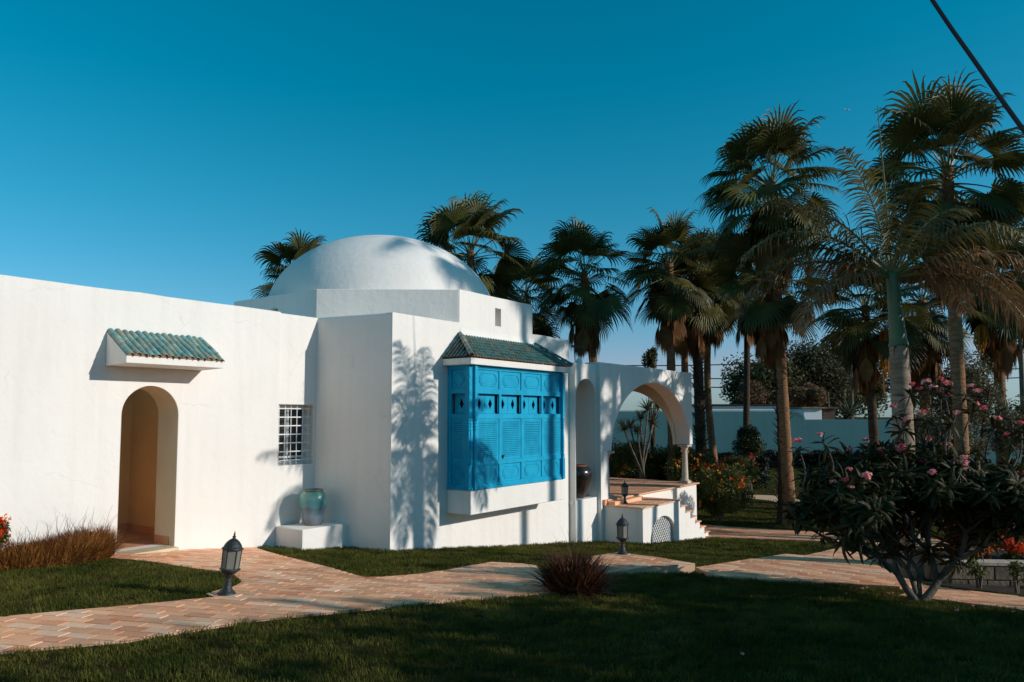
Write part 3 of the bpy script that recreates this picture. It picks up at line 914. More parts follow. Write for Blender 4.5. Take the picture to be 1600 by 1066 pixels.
# ---------------------------------------------------------------- arched terrace
ter = tag(empty('arched_terrace', B(8, 0, -.9)), 'white arched pavilion on a raised tiled terrace beside the house', 'pavilion')
TINV = Matrix.Translation(-B(8, 0, -.9))
def T(mb, name, m, bevel=0.0, seg=3, smooth=False, kind=None, parent=None):
    o = mb.build(name, m, parent or ter, smooth, bevel, seg)
    if parent is None: o.matrix_parent_inverse = TINV
    tag(o, kind=kind)
    return o
TW = 3.23
mb = MB(); mb.prism([(6.105, 1.27), (6.105, TW), (11.23, TW), (11.23, 1.27), (11.03, 1.27)] + [(p[0], p[1]) for p in reversed(arch(6.61, 11.03, 1.27, 1.27, 1.59, 40)[1:-1])][1:-1] + [(6.61, 1.27)], [], B(0, vA), D1, UP, NN, .40)
aw_ = T(mb, 'arch_wall', [WHITE], bevel=.02)
mb = MB(); mb.prism([(6.105, -1.3), (6.43, -1.3), (6.43, 1.272), (6.105, 1.272)], [], B(0, vA), D1, UP, NN, .38)
T(mb, 'pier', [WHITE], bevel=.015)
# right hand side wall with its own arch (runs back from the front corner)
mb = MB(); so_ = B(11.228, vA - .405)
mb.prism([(0, 1.27), (0, TW - .01), (3.1, TW - .01), (3.1, 1.27), (2.85, 1.27)] + [(p[0], p[1]) for p in (arch(.02, 2.85, 1.27, 1.27, 1.5, 30)[1:-1])][::-1][1:-1] + [(.02, 1.27)], [], so_, -NN, UP, D1, .36)
T(mb, 'side_arch_wall', [JAMB], bevel=.01)
mb = MB(); mb.box(B(9.3, vA - 3.66, 3.0), (3.9, .3, .45), (D1, NN, UP)); mb.box(B(6.3, vA - 2.2, 1.0), (.3, 3.2, 4.4), (D1, NN, UP))
mb.box(B(11.05, vA - 3.64, 1.0), (.36, .34, 4.4), (D1, NN, UP))
T(mb, 'rear_wall', [JAMB])
for k in range(7):
    mb = MB(); mb.box(B(7.0 + k * .62, vA - 2.0, 3.02), (.09, 3.1, .14), (D1, NN, UP)); T(mb, 'beam', [WOOD])
mb = MB(); mb.box(B(8.8, vA - 2.0, 3.14), (4.6, 3.1, .05), (D1, NN, UP)); T(mb, 'ceiling_board', [JAMB])
# columns
def column(uu, vv):
    c = MB(); z0 = .232
    c.lathe([(.085, z0 + .10), (.088, z0 + .12), (.078, z0 + .5), (.070, z0 + .80), (.078, z0 + .81), (.078, z0 + .825), (.068, z0 + .83)], B(uu, vv, 0), 20)
    o = T(c, 'column', [STONE], smooth=False)
    b_ = MB(); b_.box(B(uu, vv, z0 + .03), (.25, .25, .06), (D1, NN, UP)); b_.lathe([(.115, z0 + .06), (.12, z0 + .075), (.10, z0 + .10), (.085, z0 + .10)], B(uu, vv, 0), 20); b_.build('column_base', [STONE], o)
    k_ = MB(); k_.lathe([(.068, z0 + .83), (.075, z0 + .88), (.10, z0 + .95), (.125, z0 + .985)], B(uu, vv, 0), 16); k_.box(B(uu, vv, z0 + 1.008), (.29, .29, .045), (D1, NN, UP)); k_.build('capital', [STONE], o)
    for q in range(8):
        a = 2 * math.pi * q / 8
        pass
    return o
column(11.07, vA - .17); column(6.56, vA - .13); column(11.05, vA - 3.3)
# raised platform
mb = MB(); mb.prism([(6.12, -1.6), (11.44, -1.6), (11.44, .195), (6.12, .195)], [], B(0, vA + .0), D1, UP, NN, 3.9)
T(mb, 'platform', [WHITE], bevel=.01)
mb = MB(); mb.box(B(8.86, vA - 1.93, .210), (5.22, 4.02, .026), (D1, NN, UP)); T(mb, 'floor_edge', [MORTAR], bevel=.004)
def rect_poly(u0, u1, v0, v1):
    r = [(p.x, p.y) for p in (B(u0, v0), B(u1, v0), B(u1, v1), B(u0, v1))]
    if area2(r) < 0: r.reverse()
    return r
def tiles_stuff(poly, z, lx, ly, ms, name='floor_tile', limit=0, fn=None):
    mbs = MB()
    for r in cells(poly, lx, ly, D1, NN, .014):
        n = len(r); k = random.choices(range(len(ms)), (.55, .3, .15))[0]
        mbs.add([(x, y, z + .006 + random.uniform(-.001, .001)) for x, y in r] + [(x, y, z - .002) for x, y in r], [tuple(range(n))] + [(b, a, n + a, n + b) for a, b in ((q, (q + 1) % n) for q in range(n))], k)
    return T(mbs, name, list(ms), kind='stuff')
tiles_stuff(rect_poly(6.26, 11.46, -3.7, vA + .07), .223, .30, .15, (TERRA, TERRA3, TERRA2))
# stair block, landing and steps
CU = 6.225; VF = vA + .927
lat = arch(CU + .36, CU + 1.68, -1.2, -.66, .50, 20)
LZ = .095
prof = [(CU, -1.4), (CU, LZ), (CU + 1.94, LZ)]
sx = [1.94, 2.24, 2.54, 2.82, 3.11, 3.40, 3.66]; zz = LZ
for k in range(6):
    zz -= .155
    prof += [(CU + sx[k], zz), (CU + sx[k + 1], zz)]
prof += [(CU + sx[-1], -1.4)]
mb = MB(); mb.prism(prof, [[(a, max(z, -1.05)) for a, z in lat]], B(0, VF), D1, UP, NN, .12)
st = T(mb, 'stair_wall', [WHITE], bevel=.01)
mb = MB(); pr2 = [(a, z - .004) for a, z in prof]; pr2[0] = (CU, -1.4); pr2[-1] = (CU + sx[-1] - .002, -1.4)
mb.prism([(CU + .002, -1.4), (CU + .002, LZ - .004), (CU + .32, LZ - .004), (CU + .32, -1.4)], [], B(0, VF - .122), D1, UP, NN, VF - .122 - vA - .002)
mb.prism([(CU + .322, -.1), (CU + .322, LZ - .004), (CU + 1.93, LZ - .004)] + [(p[0] - .003, p[1] - .004) for p in prof[3:-1]] + [(CU + 3.5, -1.3), (CU + 1.75, -1.3), (CU + 1.75, -.1)], [], B(0, VF - .122), D1, UP, NN, VF - .122 - vA - .002)
T(mb, 'stair_core', [WHITE])
mb = MB(); mb.box(B(CU + .96, (vA + VF) / 2 + .02, LZ + .008), (1.96, VF - vA + .02, .022), (D1, NN, UP)); T(mb, 'landing', [MORTAR], bevel=.003)
tiles_stuff(rect_poly(CU + .0, CU + 1.94, vA + .02, VF + .03), LZ + .02, .30, .15, (TERRA, TERRA3, TERRA2), 'landing_tile')
zz = LZ
for k in range(6):
    zz -= .155
    mb = MB(); mb.box(B(CU + (sx[k] + sx[k + 1]) / 2 + .02, (vA + VF) / 2 + .012, zz + .014), (sx[k + 1] - sx[k] + .03, VF - vA + .03, .028), (D1, NN, UP)); T(mb, 'step', [TERRA], bevel=.004)
# tiled step between landing and terrace
mb = MB(); mb.box(B(6.95, vA + .12, LZ + .06), (1.35, .26, .075), (D1, NN, UP)); T(mb, 'step', [TERRA], bevel=.004)
mb = MB(); mb.box(B(6.22, vA + .03, .17), (.09, .06, .12), (D1, NN, UP)); T(mb, 'step', [TERRA3])
# diagonal lattice screen in the little arch
mb = MB()
cu, hw = CU + 1.02, .66
def inside_arch(a, z): return z > -1.0 and (z < -.66 and abs(a - cu) < hw or z >= -.66 and ((a - cu) / hw) ** 2 + ((z + .66) / .50) ** 2 < 1)
for sgn in (1, -1):
    for k in range(-20, 21):
        seg = []
        for q in range(-40, 41):
            tt = q * .03
            a = cu + k * .092 + tt * .7; z = -.6 + tt * sgn * .85
            if inside_arch(a, z): seg.append((a, z))
        if len(seg) > 1:
            pa = B(seg[0][0], VF - .09 - .006 * sgn, seg[0][1]); pb = B(seg[-1][0], VF - .09 - .006 * sgn, seg[-1][1])
            d = pb - pa; x_ = d.normalized()
            mb.box((pa + pb) / 2, (d.length + .04, .012, .021), (x_, NN, x_.cross(NN)))
T(mb, 'lattice_screen', [PLASTW])
mb = MB(); mb.box(B(cu, VF - .2, -.6), (1.36, .02, .98), (D1, NN, UP)); T(mb, 'shade_board', [DARKIN])  # dark board painted as the shade behind the screen

# ---------------------------------------------------------------- far boundary wall and what stands behind it
gb = -1.1
def Wp(px, Y): return at_y(px, 650, Y)
wall = tag(empty('boundary_wall', (0, 0, 0)), 'long grey-white garden wall with a curved drop in its top', 'wall')
pa, pb = Vector((-6, 56.5, 0)), Vector((17.9, 47.6, 0))
xd = (pb - pa).normalized(); nd = xd.cross(UP)
Lw = (pb - pa).length
pe = pb + xd * 26
h1, h2 = 3.42, 2.92
sh = [(Lw - .1, h1), *[(Lw + .9 - .9 * math.cos(a) if False else Lw + .8 * math.sin(a), h2 + (h1 - h2) * math.cos(a)) for a in np.linspace(0, math.pi / 2, 8)]]
mb = MB(); mb.prism([(0, -.3), (Lw + 26, -.3), (Lw + 26, h2)] + sh[::-1] + [(0, h1)], [], Vector((pa.x, pa.y, gb)), xd, UP, nd, .3)
mb.build('wall_face', [WALLFAR], wall)
mb = MB(); mb.prism([(0, h1), (Lw - .1, h1), (Lw - .1, h1 + .10), (0, h1 + .10)], [], Vector((pa.x, pa.y, gb)) - nd * .25, xd, UP, nd, .4); mb.build('coping', [mat('coping_paint', (.70, .67, .64), (.55, .50, .47), 1.2, .8, .2)], wall)
mb = MB(); cpts = [Vector((pa.x, pa.y, gb)) + xd * a + UP * (z + .02) - nd * .15 for a, z in sh]
for i in range(len(cpts) - 1):
    d = cpts[i + 1] - cpts[i]
    mb.box((cpts[i] + cpts[i + 1]) / 2, (d.length + .02, .5, .12), (d.normalized(), nd, d.normalized().cross(nd)))
mb.build('curved_coping', [PLASTW], wall)

def shed(name, px0, px1, py0, py1, Y, m, label, roofm):
    a = at_y(px0, py0, Y); b = at_y(px1, py0, Y); z1 = a.z
    g = tag(empty(name, (0, 0, 0)), label, 'shed')
    mb = MB(); mb.box(((a.x + b.x) / 2, Y + 2, (z1 - 1.1) / 2), (b.x - a.x, 4, z1 + 1.1)); mb.build('wall', [m], g)
    mb = MB(); mb.box(((a.x + b.x) / 2, Y + 2, z1 + .08), (b.x - a.x + .5, 4.4, .12)); mb.build('roof', [roofm], g)
    return g
shed('shed', 1085, 1231, 634.5, 650, 58, PLASTW, 'long low whitewashed building with a flat roof behind the garden wall', DARKIN)
shed('shed', 1256, 1284, 639, 652, 54, PLASTW, 'small white hut behind the dip of the garden wall', ROCK)
shed('shed', 1286, 1304, 639, 652, 55, WOOD, 'dark timber hut beside the small white hut behind the wall', WOOD)
def pole(px, py0, py1, Y, r, label, lean=0):
    a = at_y(px, py0, Y); b = at_y(px - lean, py1, Y)
    mb = MB(); mb.tube([(a.x, Y, min(a.z, ground_z(a.x, Y))), (b.x, Y, b.z)], [r, r * .75], 8)
    return tag(mb.build('utility_pole', [POLE]), label, 'pole')
pole(1332, 660, 568, 60, .13, 'pale wooden pole standing before the broad dark tree', 2)
pole(1297, 660, 612, 56, .07, 'short thin post beside the hut behind the garden wall', 3)
pole(1601, 700, 500, 40, .15, 'tall brown utility pole at the right edge carrying cables', 8)
def wire(name, pts, r, label, cat='cable', group=None):
    mb = MB(); mb.tube(smooth_line(pts, 8), r, 6)
    return tag(mb.build(name, [WIREM]), label, cat, group)
for i, (y0, y1, w_) in enumerate(((574, 565, 'topmost'), (590, 590, 'middle'), (603, 604, 'lowest'))):
    a = at_y(900, y0 - 3, 62); b = at_y(1260, y1, 62); c_ = at_y(1600, y1 - 14, 62); m_ = at_y(1080, (y0 + y1) / 2 + 1.5, 62)
    wire('power_line', [a, m_, b, c_], .045, '%s of the three thin power lines crossing behind the palm trunks' % w_, 'power line', 'power lines behind the palms')
for i, (y0, y1) in enumerate(((528, 536), (533, 543))):
    a = at_y(1500, y0 - 8, 40); b = at_y(1592, y1 - 2, 40); c_ = at_y(1640, y1 + 6, 40)
    wire('power_line', [a, b, c_], .035, ('upper' if i == 0 else 'lower') + ' dark cable reaching the utility pole at the right edge', 'power line', 'cables at the utility pole')
ca = cray(1440, -25); cb = cray(1625, 238); cm = (ca + cb) / 2
q0 = Vector((0, 0, CAM_Z)) + ca * 4.5; q1 = Vector((0, 0, CAM_Z)) + cb * 3.7
dv = q1 - q0
wire('overhead_cable', [q0 - dv * 1.5 + UP * .12, q0, (q0 + q1) / 2 - UP * .012, q1, q1 + dv * 1.2 + UP * .1], .0125, 'thick black cable slanting across the sky at the upper right', 'cable')

# floodlight on a pole behind the niche wall
g = tag(empty('floodlight', (0, 0, 0)), 'dark floodlight on a thin pole above the niche wall', 'floodlight')
p = at_y(898.5, 560, 17.6)
mb = MB(); mb.tube([(p.x, 17.6, 2.6), (p.x, 17.6, p.z + .27)], .012, 6); mb.build('pole', [IRON], g)
mb = MB(); mb.box((p.x + .10, 17.6, p.z + .28), (.36, .16, .045), (Vector((1, 0, -.06)).normalized(), Vector((0, 1, 0)), Vector((.06, 0, 1)).normalized())); mb.build('lamp_head', [WOOD], g, bevel=.01)
mb = MB(); mb.box((p.x + .15, 17.6, p.z + .115), (.075, .03, .018)); mb.tube([(p.x + .07, 17.6, p.z + .26), (p.x + .07, 17.6, p.z + .10)], .005, 5); mb.build('bracket', [IRON], g)
mb = MB(); mb.lathe([(.075, 0), (.075, .09), (.06, .14), (.03, .165), (.002, .17)], B(6.03, -.25, 3.165), 14)
H(mb, 'roof_vent', [WHITE])

# aeroplane
ap = at_y(1324, 171.5, 2400)
g = tag(empty('aeroplane', ap), 'tiny white aeroplane high in the sky', 'aeroplane')
mb = MB(); mb.tube([(-9, 0, .6), (-7, 0, .2), (-4, 0, 0), (6, 0, 0), (8.5, 0, -.1)], [.3, 1.0, 1.3, 1.3, .3], 10); mb.build('fuselage', [PLASTW], g)
mb = MB(); mb.prism([(-1, 0), (2.5, 0), (-2.5, 9), (-4, 9)], [], (0, 0, 0), Vector((1, 0, 0)), Vector((0, 1, 0)), UP, .3); mb.prism([(-1, 0), (2.5, 0), (-2.5, -9), (-4, -9)], [], (0, 0, 0), Vector((1, 0, 0)), Vector((0, 1, 0)), UP, .3); mb.build('wing', [PLASTW], g)
mb = MB(); mb.prism([(-9, 0.5), (-6, .5), (-8.5, 4), (-9.8, 4)], [], (0, 0, 0), Vector((1, 0, 0)), UP, Vector((0, -1, 0)), .3); mb.build('tail_fin', [PLASTW], g)

# ---------------------------------------------------------------- vases
def vase_mat():
    m = bpy.data.materials.new('turquoise_glaze'); m.use_nodes = True
    nt = m.node_tree; L = nt.links; p = nt.nodes["Principled BSDF"]
    p.inputs['Roughness'].default_value = .28; p.inputs['Specular IOR Level'].default_value = .6
    tc = nt.nodes.new("ShaderNodeTexCoord"); sp = nt.nodes.new("ShaderNodeSeparateXYZ"); L.new(tc.outputs['Object'], sp.inputs[0])
    nz = nt.nodes.new("ShaderNodeTexNoise"); nz.inputs['Scale'].default_value = 6; nz.inputs['Detail'].default_value = 8
    mp = nt.nodes.new("ShaderNodeMapping"); mp.inputs['Scale'].default_value = (1, 1, 3); L.new(tc.outputs['Object'], mp.inputs[0]); L.new(mp.outputs[0], nz.inputs['Vector'])
    ad = nt.nodes.new("ShaderNodeMath"); ad.operation = 'MULTIPLY_ADD'; ad.inputs[1].default_value = .18; L.new(nz.outputs[0], ad.inputs[0]); L.new(sp.outputs[2], ad.inputs[2])
    rp = nt.nodes.new("ShaderNodeValToRGB"); L.new(ad.outputs[0], rp.inputs[0])
    e = rp.color_ramp.elements
    e[0].position = .08; e[0].color = (.20, .14, .11, 1)
    e[1].position = .62; e[1].color = (.18, .34, .27, 1)
    for pos, c in ((.16, (.16, .19, .23)), (.24, (.19, .26, .32)), (.31, (.16, .22, .25)), (.345, (.11, .19, .22)), (.375, (.15, .29, .30)), (.45, (.10, .33, .33)), (.52, (.17, .38, .31))):
        x = e.new(pos); x.color = (*c, 1)
    L.new(rp.outputs[0], p.inputs['Base Color'])
    return m
def vase(name, prof, c, mats, label, n=40):
    g = tag(empty(name, c), label, 'vase')
    mb = MB(); mb.lathe(prof, (0, 0, 0), n, cap=False); mb.build('body', [mats[0]], g, smooth=True)
    r, z = prof[-1]
    mb = MB(); mb.lathe([(r, z - .002), (r + .012, z + .006), (r + .012, z + .022), (r + .002, z + .028), (r - .02, z + .02), (r - .025, z - .05), (r - .06, z - .16), (.002, z - .2)], (0, 0, 0), n, cap=False); mb.build('rim', [mats[1]], g, smooth=True)
    return g
vp = B(-.60, -1.06, .3805)
vase('glazed_vase', [(.003, 0), (.125, .002), (.135, .02), (.165, .14), (.19, .27), (.205, .37), (.20, .44), (.175, .485), (.145, .505), (.14, .515)], vp, [vase_mat(), mat('rim_glaze', (.12, .22, .17), (.16, .12, .08), 9, .35, spec=.6)], 'turquoise and violet glazed vase standing on the white block by the barred window')
vp2 = B(5.66, -.09, .297)
DKG = mat('dark_pot_glaze', (.014, .009, .008), (.04, .028, .022), 4, .22, spec=.7)
vase('dark_vase', [(.003, 0), (.135, .002), (.15, .03), (.22, .20), (.285, .38), (.315, .52), (.30, .60), (.24, .66), (.19, .675)], vp2, [DKG, mat('pot_clay', (.34, .10, .05), None, 5, .7)], 'dark brown bulging vase with a red clay rim in the arched niche')

# ---------------------------------------------------------------- bollard lamps
def lamp_parts():
    d = {}
    mb = MB(); mb.lathe([(.002, 0), (.082, 0), (.083, .008), (.07, .02), (.045, .045), (.033, .085), (.026, .13), (.024, .15), (.034, .158), (.03, .166), (.05, .18), (.078, .205), (.092, .215), (.093, .224), (.07, .228), (.002, .228)], n=12, cap=False); d['base'] = mb.mesh('base', [IRON], True)
    mb = MB(); mb.lathe([(.002, .393), (.086, .393), (.096, .397), (.096, .407), (.083, .414), (.076, .432), (.060, .458), (.038, .480), (.014, .494), (.012, .502), (.019, .508), (.010, .516), (.006, .524), (.011, .532), (.005, .54), (.002, .562)], n=12, cap=False); d['roof'] = mb.mesh('roof', [IRON], True)
    r = .073
    mb = MB(); a0, a1 = 0, math.pi / 3
    p0 = Vector((r * math.cos(a0), r * math.sin(a0), .228)); p1 = Vector((r * math.cos(a1), r * math.sin(a1), .228))
    t0 = Vector((p0.x * 1.08, p0.y * 1.08, .393)); t1 = Vector((p1.x * 1.08, p1.y * 1.08, .393))
    i_ = lambda p: Vector((p.x * .95, p.y * .95, p.z))
    mb.add([p0, p1, t1, t0, i_(p0), i_(p1), i_(t1), i_(t0)], [(0, 1, 2, 3), (5, 4, 7, 6), (0, 4, 5, 1), (3, 2, 6, 7), (1, 5, 6, 2), (0, 3, 7, 4)]); d['pane'] = mb.mesh('pane', [FROST])
    mb = MB(); mb.tube([p0 * 1.02 + UP * 0, Vector((t0.x * 1.02, t0.y * 1.02, .395))], .0055, 5); d['bar'] = mb.mesh('bar', [IRON])
    return d
LP = lamp_parts()
def lamp(p, label, s=1.0, rz=0.3, tilt=(0, 0)):
    g = tag(empty('garden_lamp', p), label, 'garden lamp', 'iron lantern lamps in the garden')
    g.rotation_euler = (tilt[0], tilt[1], rz); g.scale = (s, s, s)
    link('base', LP['base'], g); link('lamp_roof', LP['roof'], g)
    for k in range(6):
        link('pane', LP['pane'], g, rot=(0, 0, k * math.pi / 3)); link('bar', LP['bar'], g, rot=(0, 0, k * math.pi / 3))
    return g
p = at_ground(354, 929, .02); lamp((p.x, p.y, ground_z(p.x, p.y) + .026), 'large leaning iron lantern on the paved path near the arched door', 1.0, .35, (0, R(6)))
p = at_z(973, 866, P2Z); lamp((p.x, p.y, P2Z + .006), 'iron lantern on the raised landing in front of the lattice arch', .99, .5)
p = at_z(976.5, 787, LZ + .02); lamp((p.x, p.y, LZ + .02), 'small iron lantern on the tiled landing of the terrace stairs', .93, .2)
p = at_ground(1326, 862); lamp((p.x, p.y, ground_z(p.x, p.y)), 'iron lantern half hidden by the branches of the flowering tree', .95, .2)

# ---------------------------------------------------------------- blades and tussocks
def blades(n, radius, h, lean=.5, wdt=.006, seg=5, curl=.9, el=1.0, radial=True):
    az = rng.uniform(0, 2 * math.pi, n)
    rr = radius * np.sqrt(rng.uniform(0, 1, n))
    base = np.stack([rr * np.cos(az), rr * np.sin(az) * el, np.zeros(n)], 1)
    az2 = az + rng.normal(0, .9, n) if radial else rng.uniform(0, 2 * math.pi, n)
    L = h * rng.uniform(.55, 1.15, n)
    th = lean * np.abs(rng.normal(.5, .45, n))
    quads = []
    p = base.copy(); side = np.stack([-np.sin(az2), np.cos(az2), np.zeros(n)], 1)
    for k in range(seg):
        d = np.stack([np.sin(th) * np.cos(az2), np.sin(th) * np.sin(az2), np.cos(th)], 1)
        q = p + d * (L / seg)[:, None]
        w0 = wdt * (1 - k / seg) + .0008; w1 = wdt * (1 - (k + 1) / seg) + .0008
        quads.append(np.stack([p - side * w0, p + side * w0, q + side * w1, q - side * w1], 1))
        p = q; th = th + curl * rng.uniform(.1, .5, n) * (k + 1) / seg
    return np.concatenate(quads, 0)
def tussock(name, p, specs, label, cat, group=None, el=1.0, rz=0):
    """specs: list of (part name, material, n, radius, h, lean, width, curl)"""
    g = tag(empty(name, p, rz), label, cat, group)
    for nm, m, n, r_, h, lean, wd, cu_ in specs:
        tag(link(nm, quads_mesh(nm, blades(n, r_, h, lean, wd, 5, cu_, el), m), g), kind='stuff')
    return g
spots = [(16, 888), (42, 887), (68, 885), (93, 883), (114, 880), (132, 877), (148, 873)]
wds = ['at the left end of its row', 'second from the left in its row', 'third from the left in its row', 'in the middle of its row', 'third from the doorway', 'second from the doorway', 'beside the arched doorway, tallest of its row']
for i, (a, b) in enumerate(spots):
    p = at_ground(a, b); hh = .25 + .022 * i
    tussock('grass_clump', (p.x, p.y, p.z - .01), [('leaf_blades', GOLDG, 1300, .16, hh * 1.0, .75, .008, .9), ('red_blades', REDG, 480, .15, hh * 1.15, .8, .006, .8), ('seed_stems', REDG, 26, .12, hh * 1.85, .6, .0028, .9)],
            'golden and red ornamental grass clump ' + wds[i], 'grass clump', 'ornamental grasses along the white wall')
p = at_ground(896, 927)
tussock('dark_grass_bush', (p.x, p.y, p.z - .02), [('leaf_blades', REDG, 650, .20, .46, 1.0, .011, 1.0), ('inner_blades', mat('wine_blade', (.028, .012, .006), (.085, .034, .014), 2, .6), 900, .19, .42, 1.3, .014, .9), ('seed_stems', REDG, 36, .12, .68, .5, .003, .8)],
        'dark wine-red fountain grass beside the tip of the paved path', 'grass bush')
# shrub with red tips at the left edge
def leafy(name, c, r, n, size, m, label, cat, group=None, lumps=9, flowers=(), stems=0, kind=None, core=None, up=.3, floor=None, fill=.55):
    """shrub: foliage + flowers + stems as parts of one thing"""
    c = Vector(c)
    gz_ = ground_z(c.x, c.y) if floor is None else floor
    g = tag(empty(name, (c.x, c.y, gz_)), label, cat, group)
    P = blob_points(n, (0, 0, c.z - gz_), r, lumps, fill)
    P = P[P[:, 2] > .02]
    tag(link('foliage', quads_mesh('foliage', leaf_quads(P, size, up=up), m), g), kind='stuff')
    for nm, fm, k, fs in flowers:
        q = blob_points(k * 3, (0, 0, c.z - gz_), (r[0] * 1.08, r[1] * 1.08, r[2] * 1.1), lumps, .25)
        q = q[np.argsort(-(q[:, 2] - q[:, 1] * .6 + rng.normal(0, .35 * r[2], len(q))))][:k]
        Q = np.repeat(q, 5, axis=0) + rng.normal(0, fs * .5, (k * 5, 3))
        tag(link(nm, quads_mesh(nm, leaf_quads(Q, fs, .9), fm), g), kind='stuff')
    if stems:
        mb = MB()
        for k in range(stems):
            a = random.uniform(0, 6.28); t = random.uniform(.2, .7)
            e = Vector((math.cos(a) * r[0] * t, math.sin(a) * r[1] * t, c.z - gz_ + random.uniform(-.3, .5) * r[2]))
            mb.tube([(0, 0, -.05), e * .45 + Vector((.0, 0, .1)), e], [.02, .013, .005], 5)
        mb.build('stem', [PLUMB], g)
    return g
p = at_ground(-2, 884)
leafy('red_tipped_shrub', (p.x - .04, p.y, p.z + .26), (.20, .2, .30), 1500, .045, SHRUB, 'small shrub with red leaf tips cut by the left edge', 'shrub', flowers=(('red_tips', REDF, 70, .03), ('orange_tips', ORAF, 30, .03)), stems=4)

# ---------------------------------------------------------------- palms
def ribbon(path, side, widths, sag=0.0):
    """V-folded strip: path (k,3), side (k,3), widths (k) -> quads"""
    path = np.array(path); side = np.array(side); w_ = np.array(widths)[:, None]
    upv = unit(np.cross(side, np.gradient(path, axis=0)))
    l = path - side * w_ + upv * w_ * sag; r = path + side * w_ + upv * w_ * sag
    q = []
    for k in range(len(path) - 1):
        q.append([l[k], path[k], path[k + 1], l[k + 1]]); q.append([path[k], r[k], r[k + 1], path[k + 1]])
    return q

def fan_frond(el, dead=False, pet=.95, blade=.88, nseg=30, seed=0):
    r_ = np.random.default_rng(seed)
    pts = []; p = np.zeros(3); e = el
    nP = 6
    for k in range(nP + 1):
        pts.append(p.copy())
        p = p + np.array([math.cos(e), 0, math.sin(e)]) * pet / nP
        e -= (.07 if not dead else .12) * max(0, math.cos(e)) + .01
    q = pts[-1]; D = np.array([math.cos(e), 0, math.sin(e)]); Sd = np.array([0, 1.0, 0]); Un = np.cross(D, Sd)
    if Un[2] < 0 and el > -1: Un = -Un
    quads = []; span = R(r_.uniform(105, 128)) * (.45 if dead else 1)
    twist = r_.normal(0, .35); Sd2 = Sd * math.cos(twist) + Un * math.sin(twist); Un2 = np.cross(D, Sd2); Un2 = Un2 if Un2 @ Un > 0 else -Un2
    cup = r_.uniform(.15, .5)
    for i in range(nseg):
        f = (i + .5) / nseg * 2 - 1
        ph = f * span
        L = blade * (1 - .28 * abs(f) ** 1.5) * r_.uniform(.92, 1.08)
        d = D * math.cos(ph) + Sd2 * math.sin(ph); d = d + Un2 * cup * abs(math.sin(ph)) * .6 - np.array([0, 0, .10 + .25 * dead]); d /= np.linalg.norm(d)
        dw = 2 * span / nseg
        path = [q.copy()]; sides = []; wid = [.004]
        pp = q.copy(); K = 6; tipd = r_.uniform(.7, 2.0)
        dd = d.copy()
        for k in range(K):
            t = (k + 1) / K
            s_ = np.cross(dd, Un2); s_ /= max(np.linalg.norm(s_), 1e-6); sides.append(s_)
            pp = pp + dd * L / K; path.append(pp.copy())
            ww = min(t, .55) * L * math.tan(dw / 2) * 1.02
            if t > .55: ww *= max(.04, (1 - (t - .55) / .45)) ** .8
            wid.append(max(ww, .0015))
            g = (0 if t < .5 else (t - .45) * 1.5 * tipd) + .02 + (.25 if dead else 0)
            dd = dd - np.array([0, 0, g]); dd /= np.linalg.norm(dd)
        sides.append(sides[-1])
        quads += ribbon(path, sides, wid, .35 * (1 if i % 2 else -1) * .0 + .3)
    # petiole
    mbq = MB(); mbq.tube(pts, [.022, .018, .015, .013, .012, .011, .010], 4)
    return quads, mbq

def frond_mesh(name, quads, mbq, lm, pm):
    P = np.array(quads); n = len(P)
    v = P.reshape(-1, 3); nv = len(v)
    me = bpy.data.meshes.new(name)
    faces = [tuple(range(4 * i, 4 * i + 4)) for i in range(n)] + [tuple(j + nv for j in f) for f in mbq.f]
    me.from_pydata([tuple(a) for a in v] + mbq.v, [], faces)
    me.materials.append(lm); me.materials.append(pm)
    me.polygons.foreach_set('material_index', [0] * n + [1] * len(mbq.f))
    me.update()
    return me
ELS = [82, 66, 50, 34, 18, 2, -16, -34]
FANS = {}
for i, e_ in enumerate(ELS):
    FANS[e_] = [frond_mesh('frond', *fan_frond(R(e_), seed=i * 10 + k), FAN, PETI) for k in range(2)]
DEADS = [frond_mesh('dead_frond', *fan_frond(R(e_), True, .75, .85, 18, seed=100 + k), FAND, FAND) for k, e_ in enumerate((-52, -64, -74, -80))]
HANGS = [frond_mesh('frond', *fan_frond(R(e_), False, .8, .85, 26, seed=140 + k), FAN, PETI) for k, e_ in enumerate((-48, -60))]

def trunk_mesh(name, pts, r0, r1, flare, m, n=14, rings=0):
    mb = MB(); pts = smooth_line(pts, 7)
    K = len(pts)
    rad = []
    for k in range(K):
        t = k / (K - 1)
        rad.append((r0 + (r1 - r0) * t + flare * math.exp(-t * 14)) * (1 + .03 * math.sin(k * 2.1)))
    mb.tube(pts, rad, n)
    return mb.mesh(name, m, True)

